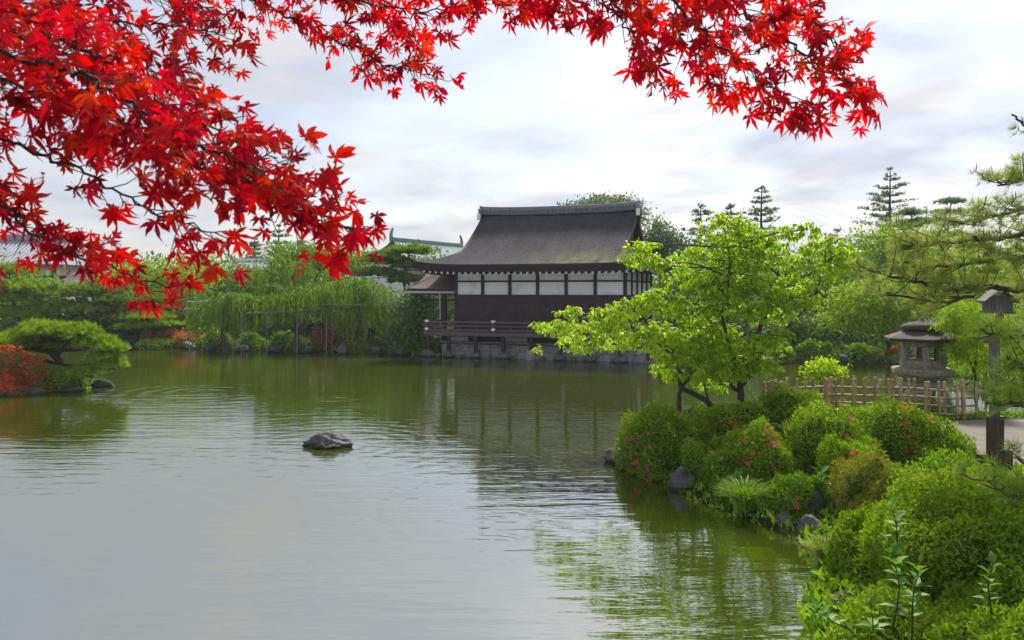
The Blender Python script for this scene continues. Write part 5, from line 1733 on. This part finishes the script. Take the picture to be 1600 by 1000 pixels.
# ------------------------------------------------------------------ the red maple overhead
def maple_leaf(seed):
    r = np.random.default_rng(seed)
    lob = [(0, 1.0), (38, 0.95), (-38, 0.95), (76, 0.78), (-76, 0.78), (118, 0.42), (-118, 0.42)]
    lob.sort(key=lambda q: q[0])
    V, F = [(0, 0, 0)], []
    V += [(-0.012, -0.45, -0.03), (0.012, -0.45, -0.03)]
    F.append((0, 1, 2))
    ang = [math.radians(a + r.normal() * 7) for a, _ in lob]
    dr = -0.05 + 0.65 * r.random()

    def pt(a, rad, off, z=0.0):
        x, y = math.sin(a) * rad + math.cos(a) * off, math.cos(a) * rad - math.sin(a) * off
        return (x, y, z - dr * rad * rad)

    for k, (a, (_, ln)) in enumerate(zip(ang, lob)):
        ln *= 0.8 + 0.35 * r.random()
        tw = r.normal() * 0.08
        wd = 0.118 * (0.6 + 0.4 * ln)
        nl, nr_ = 0.165, 0.165
        b = len(V)
        a_l = (a + ang[k - 1]) / 2 if k > 0 else a - 0.35
        a_r = (a + ang[k + 1]) / 2 if k < 6 else a + 0.35
        V += [pt(a_l, nl, 0), pt(a, ln * 0.50, -wd, 0.03 + tw), pt(a, ln * 0.78, -wd * 0.55, 0.02 + tw), pt(a + tw, ln * 1.05, 0, tw), pt(a, ln * 0.78, wd * 0.55, 0.02 - tw), pt(a, ln * 0.50, wd, 0.03 - tw), pt(a_r, nr_, 0), pt(a, ln * 0.5, 0, -0.015)]
        F += [(0, b, b + 7), (b, b + 1, b + 7), (b + 1, b + 2, b + 7), (b + 2, b + 3, b + 7), (b + 3, b + 4, b + 7), (b + 4, b + 5, b + 7), (b + 5, b + 6, b + 7), (b + 6, 0, b + 7)]
    return np.array(V), np.array(F)


mleaf = [maple_leaf(s) for s in range(16)]
mleaf_me = []
for v, f in mleaf:
    me = np_mesh('leaf', v, f)
    me.materials.append(M['maple'])
    mleaf_me.append(me)
maple = thing('red_maple', 'red Japanese maple whose boughs hang into the top of the view', 'tree', (0, 0, 0))
tr = smooth_path([(-2.7, 0.3, 0.3), (-2.6, 0.4, 1.8), (-2.3, 0.6, 3.2), (-1.9, 0.8, 4.3), (-1.4, 1.0, 5.2)], 5)
MB().tube(tr, np.linspace(0.13, 0.05, len(tr)), 9).build('trunk', M['twig'], maple, True)
hub1, hub2, hub3 = np.array([-2.3, 0.6, 3.2]), np.array([-1.9, 0.8, 4.3]), np.array([-1.4, 1.0, 5.2])
# (start hub, path in (pixel x, pixel y, metres), twig length, twigs per metre)
boughs = [
    (hub1, [(-250, 60, 1.35), (-60, 110, 1.4), (120, 170, 1.4), (260, 240, 1.4), (390, 290, 1.42), (500, 335, 1.45), (580, 368, 1.5)], 0.075, 103),
    (hub1, [(-250, 10, 1.3), (0, 80, 1.3), (140, 120, 1.28), (250, 190, 1.3), (330, 235, 1.32), (420, 270, 1.35), (480, 310, 1.4)], 0.075, 94),
    (hub1, [(-250, -40, 1.4), (30, 40, 1.4), (150, 90, 1.45), (240, 150, 1.45), (330, 200, 1.5), (430, 250, 1.5)], 0.07, 86),
    (hub1, [(-220, 230, 1.5), (-40, 290, 1.55), (60, 370, 1.55), (140, 405, 1.55), (262, 450, 1.55)], 0.05, 52),
    (hub1, [(-250, 160, 1.5), (-20, 210, 1.55), (110, 260, 1.55), (240, 330, 1.55), (360, 375, 1.55)], 0.075, 52),
    (hub1, [(-200, 260, 1.6), (0, 320, 1.6), (90, 370, 1.6), (180, 400, 1.6)], 0.045, 39),
    (hub2, [(-200, -120, 1.7), (0, 0, 1.7), (140, 30, 1.75), (250, 40, 1.8), (340, 50, 1.85)], 0.10, 98),
    (hub2, [(-150, -60, 1.7), (40, 60, 1.65), (160, 100, 1.7), (300, 115, 1.75)], 0.09, 76),
    (hub2, [(-100, -200, 1.8), (150, -50, 1.85), (270, 0, 1.9), (345, 18, 1.95)], 0.09, 81),
    (hub2, [(100, -220, 2.1), (330, -40, 2.15), (440, 20, 2.2), (530, 65, 2.2), (610, 100, 2.2), (695, 125, 2.25)], 0.065, 79),
    (hub3, [(250, -200, 2.1), (450, -60, 2.1), (560, 0, 2.1), (650, 15, 2.1), (725, 15, 2.1)], 0.075, 68),
    (hub3, [(350, -160, 2.2), (540, -30, 2.2), (600, 35, 2.25), (650, 60, 2.25)], 0.075, 64),
    (hub3, [(500, -230, 1.9), (740, -60, 1.9), (830, -12, 1.9), (900, 15, 1.9)], 0.045, 60),
    (hub3, [(650, -260, 1.85), (860, -60, 1.85), (950, 10, 1.85), (1000, 70, 1.85), (1020, 120, 1.85)], 0.07, 81),
    (hub3, [(700, -270, 1.8), (980, -60, 1.8), (1080, 30, 1.8), (1150, 90, 1.8), (1205, 140, 1.8), (1260, 170, 1.8)], 0.075, 86),
    (hub3, [(800, -280, 1.8), (1050, -70, 1.8), (1180, 30, 1.8), (1260, 85, 1.8), (1320, 130, 1.82), (1360, 165, 1.84)], 0.07, 84),
    (hub3, [(850, -280, 1.75), (1120, -80, 1.75), (1220, 0, 1.75), (1290, 50, 1.78), (1320, 90, 1.8)], 0.06, 72),
    (hub3, [(800, -260, 1.95), (1000, -50, 1.95), (1090, 10, 1.95), (1180, 25, 1.95), (1280, 5, 1.95)], 0.07, 68),
    (hub3, [(420, -220, 2.05), (640, -60, 2.05), (720, -12, 2.05), (790, 4, 2.05), (860, 8, 2.0)], 0.055, 72),
    (hub3, [(760, -260, 1.9), (930, -50, 1.9), (1030, 40, 1.9), (1100, 100, 1.9), (1140, 140, 1.9)], 0.06, 72),
]
LP_, LA, LN, LS = [], [], [], []
twigs = MB()
for hub, pts, tl, dens in boughs:
    wp = [at(*q) for q in pts]
    p = smooth_path([hub] + wp, 10)
    p[12:] += rng.normal(size=p[12:].shape) * 0.004
    rad = np.concatenate([np.linspace(0.03, 0.008, 11), np.linspace(0.0046, 0.0013, len(p) - 11)])
    MB().tube(p, rad, 6).build('bough', M['twig'], maple, True)
    q = p[10:]
    seg = np.linalg.norm(np.diff(q, axis=0), axis=1)
    cum = np.concatenate([[0], np.cumsum(seg)])
    n = int(cum[-1] * dens)
    for i in range(n):
        s = cum[-1] * (i + rng.random()) / n
        k = min(len(q) - 2, int(np.searchsorted(cum, s)) - 1)
        k = max(k, 0)
        b = q[k] + (q[k + 1] - q[k]) * ((s - cum[k]) / (seg[k] + 1e-9))
        dr = unit(q[k + 1] - q[k])
        sd = unit(np.cross(dr, rng.normal(size=3)))
        d = unit(dr * 0.75 + sd * 0.8 + np.array([0, 0, -0.12]))
        e = b + d * tl * (0.3 + 1.0 * rng.random())
        twigs.tube([b, (b + e) / 2 + rng.normal(size=3) * 0.004, e], [0.0014, 0.0011, 0.0008], 4, False)
        for m in range(rng.integers(1, 4)):
            LP_.append(e + rng.normal(size=3) * 0.014)
            axd = d * 0.55 + sd * 0.35 * rng.choice([-1, 1]) + np.array([0.12, 0, -0.62]) + rng.normal(size=3) * 0.42
            LA.append(axd)
            LN.append(np.array([0, -1.0, 0.35]) + rng.normal(size=3) * 0.75)
            LS.append(0.0345 * (0.6 + 0.7 * rng.random()))
twigs.build('twigs', M['twig'], maple)
LP_, LA, LN, LS = map(np.array, (LP_, LA, LN, LS))
LR = frames(LA, LN)
px_ = 800 + LP_[:, 0] / LP_[:, 1] * FPX
py_ = HOR - (LP_[:, 2] - CAMH) / LP_[:, 1] * FPX
inside = (px_ > 10) & (px_ < 1590) & (py_ > 15)
rank = np.argsort(-(LS / LP_[:, 1] * np.where(inside, 1, 0.01)))
for i in rank[:300]:
    e = Matrix([list(r_) for r_ in LR[i]]).to_euler()
    link('leaf', mleaf_me[i % 16], None, maple, tuple(LP_[i]), e, [float(LS[i])] * 3)
rest = rank[300:]
parts = []
for j in range(16):
    s = rest[rest % 16 == j]
    parts.append(scatter(*mleaf[j], LP_[s], LR[s], LS[s]))
V, F, T = join(parts)
tag(link('leaves', np_mesh('leaves', V, F, False, T), M['maple'], maple), kind='stuff')
print('maple leaves', len(LS), 'objects', len(bpy.data.objects))


# ------------------------------------------------------------------ thin summer haze over the garden
hz = MB().box(-430, 430, -70, 430, -3.0, 16.0).build('haze', None)
hm_ = bpy.data.materials.new('haze air')
hm_.use_nodes = True
hn = hm_.node_tree
hn.nodes.remove(hn.nodes['Principled BSDF'])
pv = hn.nodes.new('ShaderNodeVolumePrincipled')
pv.inputs['Color'].default_value = (0.86, 0.89, 0.95, 1)
pv.inputs['Density'].default_value = 0.0005
hn.links.new(pv.outputs[0], hn.nodes['Material Output'].inputs['Volume'])
hz.data.materials.append(hm_)
tag(hz, 'thin pale haze over the whole garden', 'haze', kind='stuff')
